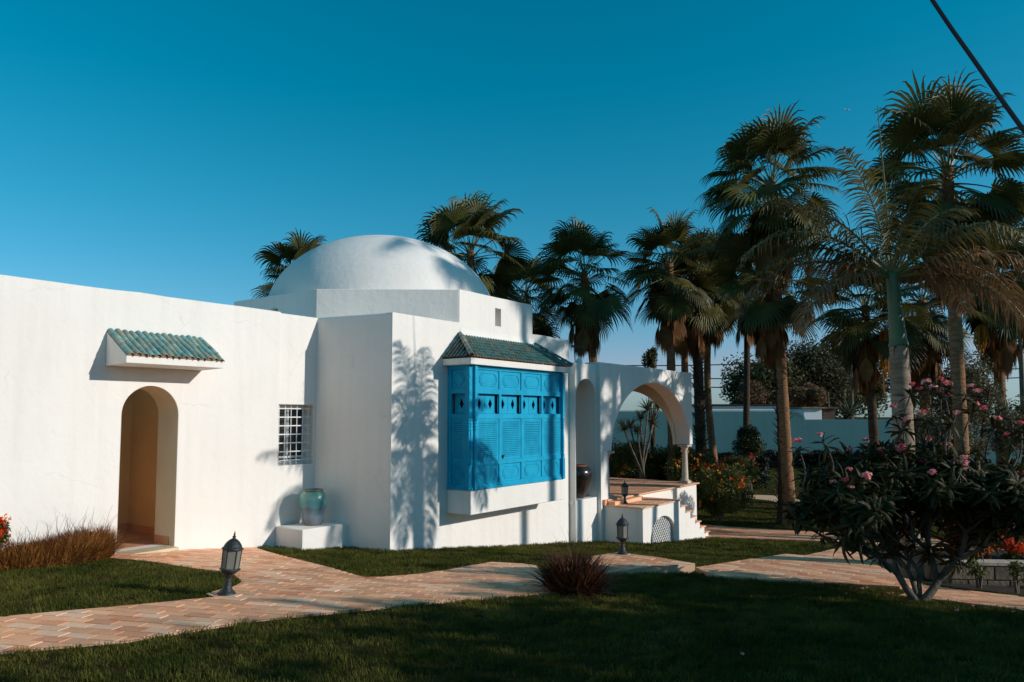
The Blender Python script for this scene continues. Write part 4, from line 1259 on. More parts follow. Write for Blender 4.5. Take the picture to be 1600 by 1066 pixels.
def fan_palm(base, hub, s, label, group, r=.15, dead=14, green=38, m=None, seed=0, boots=False, bend=0.0, flare=.12, hang=5, top_px=None):
    rr = random.Random(seed); dead = int(dead * 1.5)
    base = Vector(base); hub = Vector(hub)
    g = tag(empty('fan_palm', base, 0), label, 'palm tree', group)
    h = hub - base
    mid = h * .5 + Vector((bend, 0, 0))
    link('trunk', trunk_mesh('trunk', [(0, 0, -.1), tuple(h * .25 + Vector((bend * .7, 0, 0))), tuple(mid), tuple(h * .78 + Vector((bend * .5, 0, 0))), tuple(h)], r, r * .78, flare, m or BARK), g)
    ga = 2.39996
    for k in range(green):
        f = k / max(1, green - 1)
        el = 84 - 120 * f ** 1.05
        e_ = min(ELS, key=lambda a: abs(a - el))
        me = FANS[e_][rr.randrange(2)]
        sc = s * rr.uniform(.78, 1.15) * (.92 + .08 * min(1, f * 4))
        link('frond', me, g, loc=h + Vector((rr.uniform(-.05, .05), rr.uniform(-.05, .05), -.45 * f * s)), rot=(rr.uniform(-.25, .25), rr.uniform(-.2, .2), k * ga + rr.uniform(-.35, .35)), scl=(sc, sc, sc))
    for k in range(hang):
        sc = s * rr.uniform(.85, 1.0)
        link('frond', HANGS[k % 2], g, loc=h + Vector((0, 0, -.32 * s)), rot=(0, 0, k * ga * 1.3 + seed), scl=(sc, sc, sc))
    for k in range(dead):
        sc = s * rr.uniform(.75, 1.0)
        link('dead_frond', DEADS[rr.randrange(4)], g, loc=h + Vector((0, 0, -(.3 + .95 * rr.random()) * s)), rot=(0, 0, k * ga + rr.uniform(-.3, .3)), scl=(sc, sc, sc))
    if boots:
        mb = MB(); H_ = h.z
        for k in range(int(H_ * 26)):
            t = rr.uniform(.04, .98); a = rr.uniform(0, 6.28)
            c = Vector((h.x * t + bend * math.sin(math.pi * t) * .9, h.y * t, H_ * t)); o = Vector((math.cos(a), math.sin(a), 0))
            sd = Vector((-o.y, o.x, 0)) * .035; p0 = c + o * r * .7; p1 = c + o * (r + .16 * rr.uniform(.6, 1.2)) + UP * .18
            mb.add([p0 - sd, p0 + sd, p1 + sd * .4, p1 - sd * .4, p0 - UP * .06], [(0, 1, 2, 3), (4, 1, 2), (0, 4, 3)])
        tag(mb.build('leaf_bases', [BARKD], g), kind='stuff')
    return g

def palm_px(bx, hx, hy, Y, s, label, group='tall fan palms behind the house', **k):
    b = at_y(bx, 650, Y); b.z = ground_z(b.x, b.y)
    s *= 1.13 if Y > 20 else 1.05
    return fan_palm(b, at_y(hx, hy, Y), s, label, group, **k)
palm_px(470, 472, 436, 25, .92, 'fan palm showing only its crown left of the dome', seed=1, dead=8)
palm_px(742, 735, 392, 23, 1.05, 'fan palm rising directly behind the right side of the dome', seed=2, dead=8, hang=8)
palm_px(826, 822, 462, 27, .92, 'small low fan palm between the dome and the tall row', seed=3, dead=8)
palm_px(938, 912, 425, 24, 1.02, 'fan palm with dark hanging skirt left of the arched pavilion', seed=4, dead=22, r=.16, bend=.12)
palm_px(1050, 1046, 412, 25, 1.06, 'fan palm with straight trunk rising behind the pavilion arch', seed=5, dead=20, r=.165)
palm_px(1071, 1068, 452, 29, .95, 'thin fan palm half hidden between two straight trunks behind the pavilion', seed=6, dead=18, r=.16)
palm_px(1096, 1086, 440, 26, .95, 'shaggy palm with jagged leaf stubs all along its trunk', seed=7, dead=18, r=.20, boots=True, m=BARKD)
palm_px(1122, 1108, 430, 27, 1.0, 'slender palm with curved pale-footed trunk right of the pavilion', seed=8, dead=16, r=.14, bend=-.25)
palm_px(1163, 1168, 430, 32, 1.1, 'dark straight palm rising behind the small round tree', seed=9, dead=20, r=.15, m=BARKD)
p10 = at_ground(1235, 821)
fan_palm((p10.x, p10.y, p10.z), at_y(1204, 285, p10.y), 1.28, 'tallest central fan palm with thick flared trunk on the lawn', 'tall fan palms behind the house', seed=10, dead=56, r=.165, flare=.11, green=46, hang=12)
palm_px(1223, 1203, 430, 21.5, .95, 'dark rough palm leaning close behind the thick-trunked palm', seed=11, dead=26, r=.19, m=BARKD, boots=True, bend=.12)
palm_px(1369, 1352, 478, 19.5, .88, 'dark palm with an orange fruit bunch left of the green-shafted palm', seed=12, dead=22, r=.13, m=BARKD)
palm_px(1502, 1480, 262, 15.5, 1.12, 'tallest fan palm at the right, behind the feather palm', seed=13, dead=44, r=.145, green=46, hang=10)
palm_px(1563, 1556, 440, 25, 1.12, 'shaggy dark fan palm near the right edge with long skirt', seed=14, dead=36, r=.19)
palm_px(1640, 1622, 380, 17, 1.0, 'fan palm cut by the right edge of the photo', seed=15, dead=24)
palm_px(1445, 1440, 470, 23, 1.0, 'brown-skirted palm hidden behind the feather palm crown', seed=16, dead=40, r=.18)
if False: palm_px(1285, 1287, 455, 27, .9, 'low brown palm between the two tallest palms', seed=17, dead=26, green=16, r=.13)

# date strands
def strands(px, py0, py1, wpx, Y, label, n=46):
    c = at_y(px, py0, Y); e = at_y(px, py1, Y); wd = wpx * Y / FPX
    mb = MB()
    for k in range(n):
        a = random.uniform(0, 6.28); rr_ = random.uniform(.1, .5) * wd
        ex = Vector((math.cos(a) * rr_, math.sin(a) * rr_, random.uniform(-.15, .05) * (c.z - e.z)))
        s0 = Vector(c) + Vector((random.uniform(-.05, .05), 0, 0))
        pts = [s0, s0 + ex * .9 + UP * -.08 * (c.z - e.z), s0 + ex * 1.2 - UP * .5 * (c.z - e.z), Vector(c) + ex * random.uniform(.4, .9) - UP * (c.z - e.z) * random.uniform(.7, 1.0)]
        mb.tube(pts, [.012, .012, .014, .004], 4)
    return tag(mb.build('date_bunch', [DATES]), label, 'fruit bunch', 'orange fruit bunches hanging from the palms')
strands(1384, 512, 590, 22, 19.2, 'long orange fruit bunch beside the green crownshaft')
strands(1532, 508, 552, 20, 24.5, 'short orange fruit bunch hanging between two right-hand palms')
strands(1598, 455, 486, 16, 20, 'orange fruit bunch at the right edge', 30)

# feather palm in front
def feather(el, length, seed, droop=1.0, leaf=.52, nl=60):
    r_ = np.random.default_rng(seed); pts = []; p = np.zeros(3); e = el; K = 16
    dirs = []
    for k in range(K + 1):
        pts.append(p.copy()); dirs.append(e)
        p = p + np.array([math.cos(e), 0, math.sin(e)]) * length / K
        e -= droop * (.035 + .085 * (k / K)) * (.35 + max(0, math.cos(e)))
    pts = np.array(pts); quads = []
    for sd in (-1, 1):
        for i in range(nl):
            t = .16 + .83 * (i + r_.uniform(-.3, .3)) / nl
            k = min(int(t * K), K - 1); f = t * K - k
            c = pts[k] * (1 - f) + pts[k + 1] * f
            ang = dirs[k] * (1 - f) + dirs[k + 1] * f
            D = np.array([math.cos(ang), 0, math.sin(ang)]); U_ = np.array([-math.sin(ang), 0, math.cos(ang)])
            L = leaf * (math.sin(math.pi * min(1, .18 + t * .80)) ** .6) * r_.uniform(.85, 1.1)
            d = D * r_.uniform(.45, .75) + np.array([0, sd, 0]) * .9 + U_ * r_.uniform(-.25, .45); d /= np.linalg.norm(d)
            pp = c.copy(); path = [pp.copy()]; sides = []; wd = [.006]
            for q in range(4):
                s_ = np.cross(d, U_); s_ /= max(1e-6, np.linalg.norm(s_)); sides.append(s_)
                pp = pp + d * L / 4; path.append(pp.copy()); wd.append([.013, .012, .008, .001][q])
                d = d - np.array([0, 0, r_.uniform(.25, .60) * droop]); d /= np.linalg.norm(d)
            sides.append(sides[-1])
            quads += ribbon(path, sides, wd, .3)
    mbq = MB(); mbq.tube([tuple(a) for a in pts], list(np.linspace(.026, .004, K + 1)), 5)
    return quads, mbq
RY = 9.95
pr = at_y(1421, 800, RY); pr.z = ground_z(pr.x, pr.y)
top = at_y(1394, 432, RY); ring = at_y(1404, 541, RY)
rp_ = tag(empty('feather_palm', (pr.x, pr.y, pr.z)), 'feather palm with ringed grey trunk and smooth green crownshaft behind the pink-flowering tree', 'palm tree')
h1_ = ring - pr; h2_ = top - pr
link('trunk', trunk_mesh('trunk', [(0, 0, -.1), tuple(h1_ * .3 + Vector((-.02, 0, 0))), tuple(h1_ * .65), tuple(h1_ + Vector((0, 0, .02)))], .150, .118, .03, RINGB, 20), rp_)
link('crownshaft', trunk_mesh('crownshaft', [tuple(h1_), tuple(h1_ * .6 + h2_ * .4), tuple(h2_ + Vector((0, 0, .08)))], .118, .075, .012, SHAFT, 18), rp_)
mb = MB(); 
for k in range(5):
    a = k * 1.3; o = Vector((math.cos(a), math.sin(a), 0)); mb.tube([h1_ + o * .11, h1_ + o * .17 - UP * .05, h1_ + o * .16 - UP * .14], [.012, .01, .003], 4)
tag(mb.build('old_leaf_scars', [BARKD], rp_), kind='stuff')
sp = at_y(1371, 165, RY - .1) - pr
mb = MB(); mb.tube([h2_ - UP * .1, h2_ * .5 + sp * .5, sp], [.028, .016, .004], 6); mb.build('spear_leaf', [PETI], rp_)
FM = [frond_mesh('frond', *feather(R(a), b, 300 + i, c), m_, PETI) for i, (a, b, c, m_) in enumerate(
    [(78, 2.3, .75, FEATH), (60, 2.3, 1.0, FEATH), (42, 2.3, 1.15, FEATH), (26, 2.2, 1.2, FEATHB), (10, 2.0, 1.2, FEATHB)])]
for fi, az, sc in [(0, 200, .85), (1, 160, 1.0), (1, 262, .8), (2, 185, 1.05), (2, 160, .85), (2, -12, 1.0), (2, 300, .85), (3, 170, 1.1), (3, 8, 1.05), (3, -40, 1.0), (4, 195, .95), (4, -10, 1.1), (4, 330, .9), (3, 28, .9), (1, 20, .9)]:
    link('frond', FM[fi], rp_, loc=h2_ + Vector((0, 0, -.03)), rot=(0, 0, R(az)), scl=(sc, sc, sc))

# ---------------------------------------------------------------- the pink flowering tree on the near lawn
pt = at_ground(1435, 941)
plu = tag(empty('flowering_tree', (pt.x, pt.y, pt.z)), 'low spreading tree with long dark leaves and pink flower clusters on the near lawn', 'tree')
rr = random.Random(5)
limbs = MB(); tips = []; shoots = []
def grow(p, d, L, r_, depth):
    k = 3; pts = [p]; q = p.copy(); dd = d.copy()
    for i in range(k):
        dd = (dd + Vector((rr.uniform(-.12, .12), rr.uniform(-.12, .12), .06))).normalized()
        q = q + dd * L / k; pts.append(q.copy())
    limbs.tube([tuple(a) for a in pts], [r_ * (1 - .22 * i / k) for i in range(k + 1)], 6 if depth > 2 else 9, cap=depth > 3)
    hx = q.x; 
    if depth >= 7 or r_ < .007:
        tips.append((q.copy(), dd.copy())); return
    if depth >= 2 and rr.random() < .72: tips.append((q.copy(), dd.copy()))
    nb = 2 if rr.random() < .55 else 3
    a0 = rr.uniform(0, 6.28)
    perp = dd.orthogonal().normalized(); b2 = dd.cross(perp)
    for i in range(nb):
        a = a0 + i * 2 * math.pi / nb + rr.uniform(-.3, .3)
        sp_ = rr.uniform(.45, .8)
        nd_ = (dd + (perp * math.cos(a) + b2 * math.sin(a)) * sp_)
        nd_.z = nd_.z * .75 + .10
        # keep inside the canopy
        if (q.x) > 1.3: nd_.x -= .35
        if q.x < -.75: nd_.x += .45
        if q.z > 1.45: nd_.z -= .6
        if q.z < .75 and abs(q.x) > .6: nd_.z += .2
        grow(q, nd_.normalized(), L * rr.uniform(.80, .95), r_ * .72, depth + 1)
O = Vector((0, 0, -.03))
for d, L, r_ in ((Vector((-.55, .05, .72)), .34, .040), (Vector((.68, .1, .56)), .34, .046), (Vector((-.02, .45, .8)), .36, .028), (Vector((.35, .35, .75)), .36, .028)):
    grow(O.copy(), d.normalized(), L, r_, 1)
for (a, b, yy) in ((1424, 612, .1), (1448, 607, .2), (1472, 603, .0), (1470, 622, .3), (1512, 614, .1), (1522, 640, .2), (1398, 646, .3), (1445, 655, -.1), (1556, 664, .1), (1596, 672, .2), (1492, 656, -.2), (1412, 668, 0), (1576, 690, -.1), (1285, 690, .0), (1247, 700, .1)):
    e_ = at_y(a, b, pt.y + yy) - pt
    s_ = min(tips, key=lambda t: (t[0] - e_ + UP * .16).length)[0]
    m_ = (e_ + s_) / 2 + Vector((rr.uniform(-.08, .08), 0, -.03))
    limbs.tube(smooth_line([tuple(s_ - UP * .05), tuple(m_), tuple(e_)], 4), [.012, .011, .010, .010, .009, .008, .008, .007, .006], 6)
    shoots.append((e_, (e_ - m_).normalized()))
limbs.build('trunk', [PLUMB], plu, smooth=True)
def long_leaf(seed, L=.24, w_=.026):
    r_ = np.random.default_rng(seed); p = np.zeros(3); e = .15; path = [p]; K = 5
    for k in range(K):
        p = p + np.array([math.cos(e), 0, math.sin(e)]) * L / K; path.append(p); e -= .17 * r_.uniform(.5, 1.8)
    q = ribbon(path, np.tile([0, 1.0, 0], (K + 1, 1)), [.003, w_ * .6, w_, w_ * .9, w_ * .6, .002], .3)
    return np.array(q)
LV = [quads_mesh('leaf', long_leaf(k, .16 + .02 * k, .017 + .001 * k), PLUML) for k in range(4)]
LVq = [long_leaf(k, .16 + .02 * k, .017 + .001 * k) for k in range(4)]
allt = []
print('TIPS', len(tips))
for ti, (q, d) in enumerate(tips + shoots):
    n_ = rr.randint(11, 17) if ti < len(tips) else 12
    for k in range(n_):
        az = k * 2.4 + rr.uniform(-.3, .3)
        tilt = rr.uniform(-1.0, .8)
        M = Matrix.Translation(q - d * rr.uniform(0, .07)) @ d.to_track_quat('Z', 'Y').to_matrix().to_4x4() @ Matrix.Rotation(az, 4, 'Z') @ Matrix.Rotation(-tilt * .8 - .1, 4, 'Y') @ Matrix.Rotation(rr.uniform(-.5, .5), 4, 'X') @ Matrix.Scale(rr.uniform(.75, 1.15), 4)
        wp = M.translation
        allt.append((wp.y - .35 * wp.z + rr.uniform(-.2, .2), M, rr.randrange(4)))
allt.sort(key=lambda t: t[0])
restq = []
for i, (_, M, k) in enumerate(allt):
    if i < 300:
        o = link('leaf', LV[k], plu); o.matrix_basis = M
    else:
        A = np.array(M)
        restq.append(LVq[k] @ A[:3, :3].T + A[:3, 3])
tag(link('leaves', quads_mesh('leaves', np.concatenate(restq), PLUML), plu), kind='stuff')
def cluster_mesh(m1, m2, seed, n=16, r_=.055):
    g_ = np.random.default_rng(seed); Q = []; mi = []
    for k in range(n):
        c = unit(g_.normal(size=3)) * r_ * g_.uniform(.3, 1.0); c[2] *= .5
        nrm = unit(c + np.array([0, -.03, .05]) + g_.normal(0, .02, 3)); a = unit(np.cross(nrm, g_.normal(size=3))); b = np.cross(nrm, a)
        for j in range(5):
            t = j * 2 * math.pi / 5; d = a * math.cos(t) + b * math.sin(t); e = np.cross(nrm, d); s_ = .024
            Q.append([c, c + d * s_ * .6 + e * s_ * .42, c + d * s_ * 1.1 + nrm * .004, c + d * s_ * .6 - e * s_ * .42]); mi.append(int(g_.random() < .4))
    return quads_mesh('flower_cluster', np.array(Q), [m1, m2], mi)
CL = [cluster_mesh(PINK, PLASTW if False else MAGE, 1), cluster_mesh(MAGE, PINK, 2), cluster_mesh(PINK, mat('pale_petal', (.85, .62, .58), (.80, .45, .45), 12, .6, trans=.3), 3)]
cand = sorted(tips, key=lambda t: -(t[0].z - .35 * t[0].y + rr.uniform(-.35, .35)))[:34] + shoots + [(q + Vector((.05, -.04, -.05)), d) for q, d in shoots[:6]]
for i, (q, d) in enumerate(cand):
    stem = q + d * .05 + UP * .03
    link('flower_cluster', CL[i % 3], plu, loc=stem, rot=(rr.uniform(-.3, .3), rr.uniform(-.3, .3), rr.uniform(0, 6)), scl=(rr.uniform(.55, .95),) * 3)

# ---------------------------------------------------------------- planter and bed at the right
pl = tag(empty('stone_planter', (0, 0, 0)), 'raised stone planter with a pale coping holding red and orange flowers', 'planter')
pc = at_ground(1485, 914); z0 = pc.z - .1; zt = at_y(1485, 876, pc.y).z
pdx = Vector((1, -.10, 0)).normalized(); pdn = Vector((-.10, -1, 0)).normalized()
stm = [ROCK]
mb = MB(); mb.box(Vector((pc.x, pc.y, 0)) + pdx * 1.9 - pdn * .52 + UP * ((z0 + zt) / 2 - .02), (3.76, .98, zt - z0 - .1), (pdx, -pdn, UP)); mb.build('planter_core', [MORTAR], pl)
x_ = 0; rs = random.Random(3)
for row in range(2):
    x_ = 0.0; hr = (zt - .06 - z0) / 2
    while x_ < 3.8:
        wd = rs.uniform(.16, .34); wd = min(wd, 3.8 - x_)
        mb = MB(); mb.box((0, 0, 0), (wd - .014, .035 + rs.uniform(0, .012), hr - .012)); me = mb.mesh('stone', [ROCK])
        o = mb.build('stone', [ROCK], pl, bevel=.006, seg=1); 
        bpy.data.meshes.remove(me)
        pos = Vector((pc.x, pc.y, z0 + hr * (row + .5))) + pdx * (x_ + wd / 2) + pdn * .0
        o.location = pos; o.rotation_euler = (0, 0, math.atan2(pdx.y, pdx.x))
        x_ += wd
for k in range(4):
    mb = MB(); mb.box((0, 0, 0), (.03, .24, (zt - .06 - z0) - .01)); o = mb.build('stone', [ROCK], pl, bevel=.006, seg=1)
    o.location = Vector((pc.x, pc.y, (z0 + zt - .06) / 2)) - pdn * (.13 + .25 * k) - pdx * .002; o.rotation_euler = (0, 0, math.atan2(pdx.y, pdx.x))
for k in range(5):
    mb = MB(); mb.box((0, 0, 0), (.77, .20, .05)); o = mb.build('coping', [STONE], pl, bevel=.006, seg=1)
    o.location = Vector((pc.x, pc.y, zt - .03)) + pdx * (.37 + .78 * k) - pdn * .07; o.rotation_euler = (0, 0, math.atan2(pdx.y, pdx.x))
mb = MB(); mb.box(Vector((pc.x, pc.y, zt - .05)) + pdx * 1.9 - pdn * .6, (3.6, .85, .04), (pdx, -pdn, UP)); mb.build('planter_soil', [SOIL], pl)
bedp = outline_px([(1378, 899), (1340, 868), (1380, 858), (1470, 862), (1490, 905), (1620, 925), (1620, 934), (1500, 921), (1441, 911), (1400, 899)], dz=.01)
tag(slab('flower_bed', bedp, zg(.02), .1, SOIL), 'dark soil bed in front of the stone planter', kind='structure')
PATHS.append(bedp)
kinds = [('mixed red and orange bougainvillea', (('red_bracts', REDF, 150, .030), ('orange_bracts', ORAF, 60, .030))), ('deep red bougainvillea', (('red_bracts', REDF, 170, .030),)), ('bright orange bougainvillea', (('orange_bracts', ORAF, 130, .032), ('red_bracts', REDF, 50, .03)))]
for i, (a, k, pos) in enumerate([(1506, 0, 'at the left end of the planter'), (1540, 2, 'tallest in the middle of the planter'), (1576, 1, 'right of the orange ones in the planter'), (1612, 1, 'at the right edge in the planter')]):
    c = at_y(a, 858 - (10 if i == 1 else 0), pc.y + .25)
    leafy('bougainvillea', (c.x, c.y, c.z + .0), (.22, .22, .17 + .04 * (i == 1)), 700, .045, SHRUB, kinds[k][0] + ' ' + pos, 'flowering plant', 'flowers in the stone planter', lumps=7, flowers=kinds[k][1], stems=3, floor=zt - .04)
for i, (a, b, h_, lb) in enumerate([(1345, 866, .28, 'bare-stemmed low shrub at the step edge under the branches'), (1400, 880, .30, 'low leafy shrub behind the fork of the flowering tree'), (1450, 886, .32, 'leafy shrub between the fork and the stone planter'), (1530, 922, .26, 'thin rose shrub before the stone planter'), (1590, 930, .28, 'thin rose shrub at the right edge before the planter'), (1425, 870, .3, 'dark leafy shrub just behind the ringed palm trunk')]):
    p = at_ground(a, b)
    leafy('low_shrub', (p.x, p.y, p.z + h_), (.17, .17, h_ * .7), 260, .05, SHRUB, lb, 'shrub', 'low shrubs in the bed', lumps=6, stems=7)

# ---------------------------------------------------------------- shrubs around the terrace
p = at_ground(1128, 800)
for i, (a, b, Y, rx_, rz_, lb, n) in enumerate([
    (1122, 766, 21.5, .98, .82, 'big rounded green shrub with scattered red flowers right of the steps', 15000),
    (1075, 732, 25, 1.2, .95, 'red-flowering shrub directly behind the right column', 8000),
    (1030, 728, 26, 1.35, .85, 'red-flowering shrub seen through the middle of the arch', 8000),
    (980, 722, 25.5, 1.2, .9, 'orange-flowering shrub seen beside the left column', 8000),
    (1148, 735, 26, .9, .6, 'loose red-tipped shrub behind the big rounded one', 6000)]):
    c = at_y(a, b, Y)
    leafy('flowering_shrub', c, (rx_, .9, rz_ * 1.05), int(n * 1.7), .075, SHRUB, lb, 'flowering shrub', 'flowering shrubs around the terrace', lumps=22, flowers=(('red_flowers', REDF, 40 if i != 3 else 60, .065), ('orange_flowers', ORAF, 50 if i in (0, 3) else 34, .07), ('yellow_flowers', YELF, 14 if i in (0, 1) else 4, .06)), stems=6)
# small round-headed tree
c = at_y(1168, 693, 28.5)
g = leafy('round_tree', c, (.72, .7, .78), 9000, .085, leafm('fresh_leaf', (.030, .050, .014), (.085, .11, .03), .5), 'small round-headed green tree on thin stems before the boundary wall', 'tree', lumps=12, flowers=(('white_flowers', PLASTW, 14, .06),))
mb = MB(); gz_ = ground_z(c.x, c.y)
for k in range(6):
    a = k * 1.05; mb.tube([(math.cos(a) * .16, math.sin(a) * .16, -.05), (math.cos(a) * .1, math.sin(a) * .1, .7), (math.cos(a) * .34, math.sin(a) * .3, c.z - gz_ - .1)], [.03, .024, .014], 6)
mb.build('trunk', [PLUMB], g)
# dracaena seen through the arch
def rosette(n, L, w_, seed):
    r_ = np.random.default_rng(seed); Q = []
    for k in range(n):
        az = k * 2.4; el = r_.uniform(-.35, 1.3); K = 4; p_ = np.zeros(3); e = el; path = [p_]
        for q in range(K):
            p_ = p_ + np.array([math.cos(e) * math.cos(az), math.cos(e) * math.sin(az), math.sin(e)]) * L / K; path.append(p_); e -= r_.uniform(.02, .16)
        sd = np.tile([-math.sin(az), math.cos(az), 0], (K + 1, 1))
        Q += ribbon(path, sd, [w_ * .7, w_, w_ * .8, w_ * .5, .002], .3)
    return quads_mesh('leaf_head', np.array(Q), leafm('dracaena_leaf', (.06, .07, .035), (.17, .17, .09), .5))
RS = rosette(54, .42, .022, 8)
c = at_y(1003, 700, 23.5); gz_ = ground_z(c.x, c.y)
g = tag(empty('dracaena', (c.x, c.y, gz_)), 'branching dracaena with spiky leaf heads seen through the arch', 'plant')
heads = [(985, 668), (1020, 662), (1012, 640), (1001, 655), (1028, 638), (975, 672), (996, 676)]
for i, (a, b) in enumerate(heads):
    q = at_y(a, b, 23.5 + .2 * math.sin(i * 2)) - Vector((c.x, c.y, gz_))
    mb = MB(); mb.tube([(0, 0, 0), (.02 * i - .05, 0, q.z * .45), (q.x * .6, q.y, q.z * .78), tuple(q)], [.05, .04, .028, .022], 7); mb.build('stem', [PLUMB], g, smooth=True)
    link('leaf_head', RS, g, loc=q, rot=(0, 0, i), scl=(.9 + .1 * (i % 3),) * 3)

# ---------------------------------------------------------------- hedges, trees beyond
def hedge(name, a, b, th, h, n, size, m, label):
    a = Vector(a); b = Vector(b); d = b - a; L = d.length; d = d.normalized(); s = d.cross(UP)
    t = rng.uniform(0, L, n); u_ = rng.normal(0, .33, n).clip(-1, 1) * th / 2; z = rng.uniform(0, 1, n) ** .7 * h * (1 + .12 * np.sin(t * 1.7) + .07 * np.sin(t * 5))
    P = np.array([a])[0] + np.outer(t, np.array(d)) + np.outer(u_, np.array(s)) + np.outer(z, [0, 0, 1])
    P[:, 2] += 0
    g = tag(empty(name, (0, 0, 0)), label, 'hedge')
    tag(link('foliage', quads_mesh('foliage', leaf_quads(P, size), m), g), kind='stuff')
    return g
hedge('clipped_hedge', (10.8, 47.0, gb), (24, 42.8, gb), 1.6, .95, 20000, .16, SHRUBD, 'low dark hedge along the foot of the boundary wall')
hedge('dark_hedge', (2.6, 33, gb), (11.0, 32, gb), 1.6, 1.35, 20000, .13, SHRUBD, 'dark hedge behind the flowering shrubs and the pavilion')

def tree(name, px, py, Y, rx_, rz_, n, size, m, label, lumps=16, group=None, tr=.25, cat='tree', fill=.5):
    c = at_y(px, py, Y); gz_ = ground_z(c.x, c.y)
    g = tag(empty(name, (c.x, c.y, gz_)), label, cat, group)
    P = blob_points(n, (0, 0, c.z - gz_), (rx_, rx_ * .8, rz_), lumps, fill); P = P[P[:, 2] > .05]
    tag(link('crown', quads_mesh('crown', leaf_quads(P, size), m), g), kind='stuff')
    mb = MB(); 
    for k in range(4):
        a = k * 1.7; mb.tube([(0, 0, -.1), (.15 * math.cos(a), .15 * math.sin(a), (c.z - gz_) * .5), (rx_ * .5 * math.cos(a), rx_ * .4 * math.sin(a), c.z - gz_ + rz_ * .2)], [tr, tr * .6, tr * .15], 7)
    mb.build('trunk', [BARKD], g, smooth=True)
    return g
tree('broad_tree', 1185, 604, 62, 3.9, 3.2, 20000, .30, TREEL, 'left dark broad-leaved tree behind the boundary wall', group='trees behind the boundary wall', lumps=42)
tree('broad_tree', 1258, 596, 64, 4.6, 4.1, 26000, .30, TREEL, 'middle dark broad-leaved tree behind the boundary wall', group='trees behind the boundary wall', lumps=46)
tree('broad_tree', 1322, 602, 66, 4.2, 3.8, 20000, .30, TREEL, 'right dark broad-leaved tree behind the wall and pole', group='trees behind the boundary wall', lumps=42)
tree('dry_bush', 1178, 622, 59.5, 2.6, 1.5, 8000, .22, DRYL, 'brown dry bush bulging over the wall left of the thick palm trunk', cat='bush', lumps=12, tr=.1)
tree('dry_bush', 1262, 618, 60, 1.9, 1.3, 6000, .22, DRYL, 'brown dry bush above the curved drop of the wall', cat='bush', lumps=10, tr=.1)
tree('olive_tree', 1435, 600, 24, 1.15, 1.35, 11000, .085, OLIVE, 'silvery olive tree just right of the ringed palm trunk', group='olive trees at the right', lumps=20, tr=.12)
tree('olive_tree', 1516, 618, 21, 1.35, 1.35, 14000, .085, OLIVE, 'largest olive tree between the two right-hand palm trunks', group='olive trees at the right', lumps=22, tr=.12)
tree('olive_tree', 1580, 668, 19, 1.1, .95, 9000, .08, OLIVE, 'low olive tree at the right edge', group='olive trees at the right', lumps=18, tr=.10)
tree('olive_tree', 1478, 680, 18, 1.2, .7, 8000, .08, OLIVE, 'low olive shrub behind the top of the pink-flowering tree', group='olive trees at the right', lumps=16, tr=.08)
tree('slim_tree', 1018, 565, 40, .55, 1.0, 1500, .16, TREEL, 'thin sparse treetop peeping over the pavilion roof', lumps=8, tr=.06)
tree('slim_tree', 1112, 572, 44, .4, .8, 900, .16, TREEL, 'tiny sparse treetop between two palm trunks', lumps=6, tr=.05) if False else None
# sago palm tuft over the wall
RS2 = rosette(46, 1.7, .07, 9)
c = at_y(1328, 650, 56); link_ = tag(empty('cycad', (c.x, c.y, gb)), 'dark spiky cycad showing above the boundary wall', 'plant')
mb = MB(); mb.tube([(0, 0, 0), (0, 0, c.z - gb)], .25, 8); mb.build('stem', [BARKD], link_)
link('leaf_head', RS2, link_, loc=(0, 0, c.z - gb)).data.materials[0] = RS2.materials[0]

# ---------------------------------------------------------------- neighbours outside the picture to the right that shade the near lawn and the walls
def shade_tree(x, y, cz, rx_, rz_, n, lb):
    g = tag(empty('shade_tree', (x, y, ground_z(x, y))), lb, 'tree', 'dense trees right of the view')
    gz_ = ground_z(x, y)
    P = blob_points(n, (0, 0, cz - gz_), (rx_, rx_, rz_), 70, .45)
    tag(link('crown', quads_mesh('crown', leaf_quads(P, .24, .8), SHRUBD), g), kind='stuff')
    mb = MB(); mb.tube([(0, 0, -.1), (0, 0, cz - gz_)], [.3, .18], 8); mb.build('trunk', [BARKD], g)
for (x, y, lb) in ((13.6, 3.25, 'small dense evergreen beyond the right edge, closest to the side path'), (11.6, 2.2, 'small dense evergreen beyond the right edge, just behind the one closest to the path'), (14.6, .2, 'small dense evergreen beyond the right edge between the big ones')):
    shade_tree(x, y, 3.3, 1.75, 2.6, 2600, lb)
SHT = [(12.3, 2.0), (13.5, -2.2), (12.5, -6), (15.5, 1.0), (17, -4.0), (10.5, -2.6), (15, -8)]
for i, (x, y) in enumerate(SHT):
    shade_tree(x, y, 3.2 if i in (0, 3) else 4.1, 3.0, 3.1 if i in (0, 3) else 4.2, 4200 if i in (0, 3) else 3600, 'dense dark evergreen beyond the right edge, %s of its grove from the path' % ('first', 'second', 'third', 'fourth', 'fifth', 'sixth', 'seventh')[i])
def off_palm(perp, along, cz, s, label, seed, base_perp=None, dead=10, green=22):
    # position given by distance across and along the sunlight
    lx, ly = -.961, .276          # travel of the light
    px_, py_ = .276, .961
    b = Vector((px_ * perp - lx * along, py_ * perp - ly * along, 0))
    bb = b if base_perp is None else Vector((px_ * base_perp - lx * along, py_ * base_perp - ly * along, 0))
    bb.z = ground_z(bb.x, bb.y)
    fan_palm(bb, (b.x, b.y, cz), s, label, 'fan palms right of the view', seed=seed, dead=dead, r=.13, green=green)
off_palm(13.75, 14, 12.9, 1.2, 'tallest fan palm beyond the right edge shading the dome', 31, dead=0, green=14)
mb = MB(); wa, wb_ = Vector((-8.55, 4.6, 0)), Vector((-10.2, -14, 0)); wd_ = (wa - wb_).normalized()  # unseen white wall, added to bounce sunlight onto the shaded faces
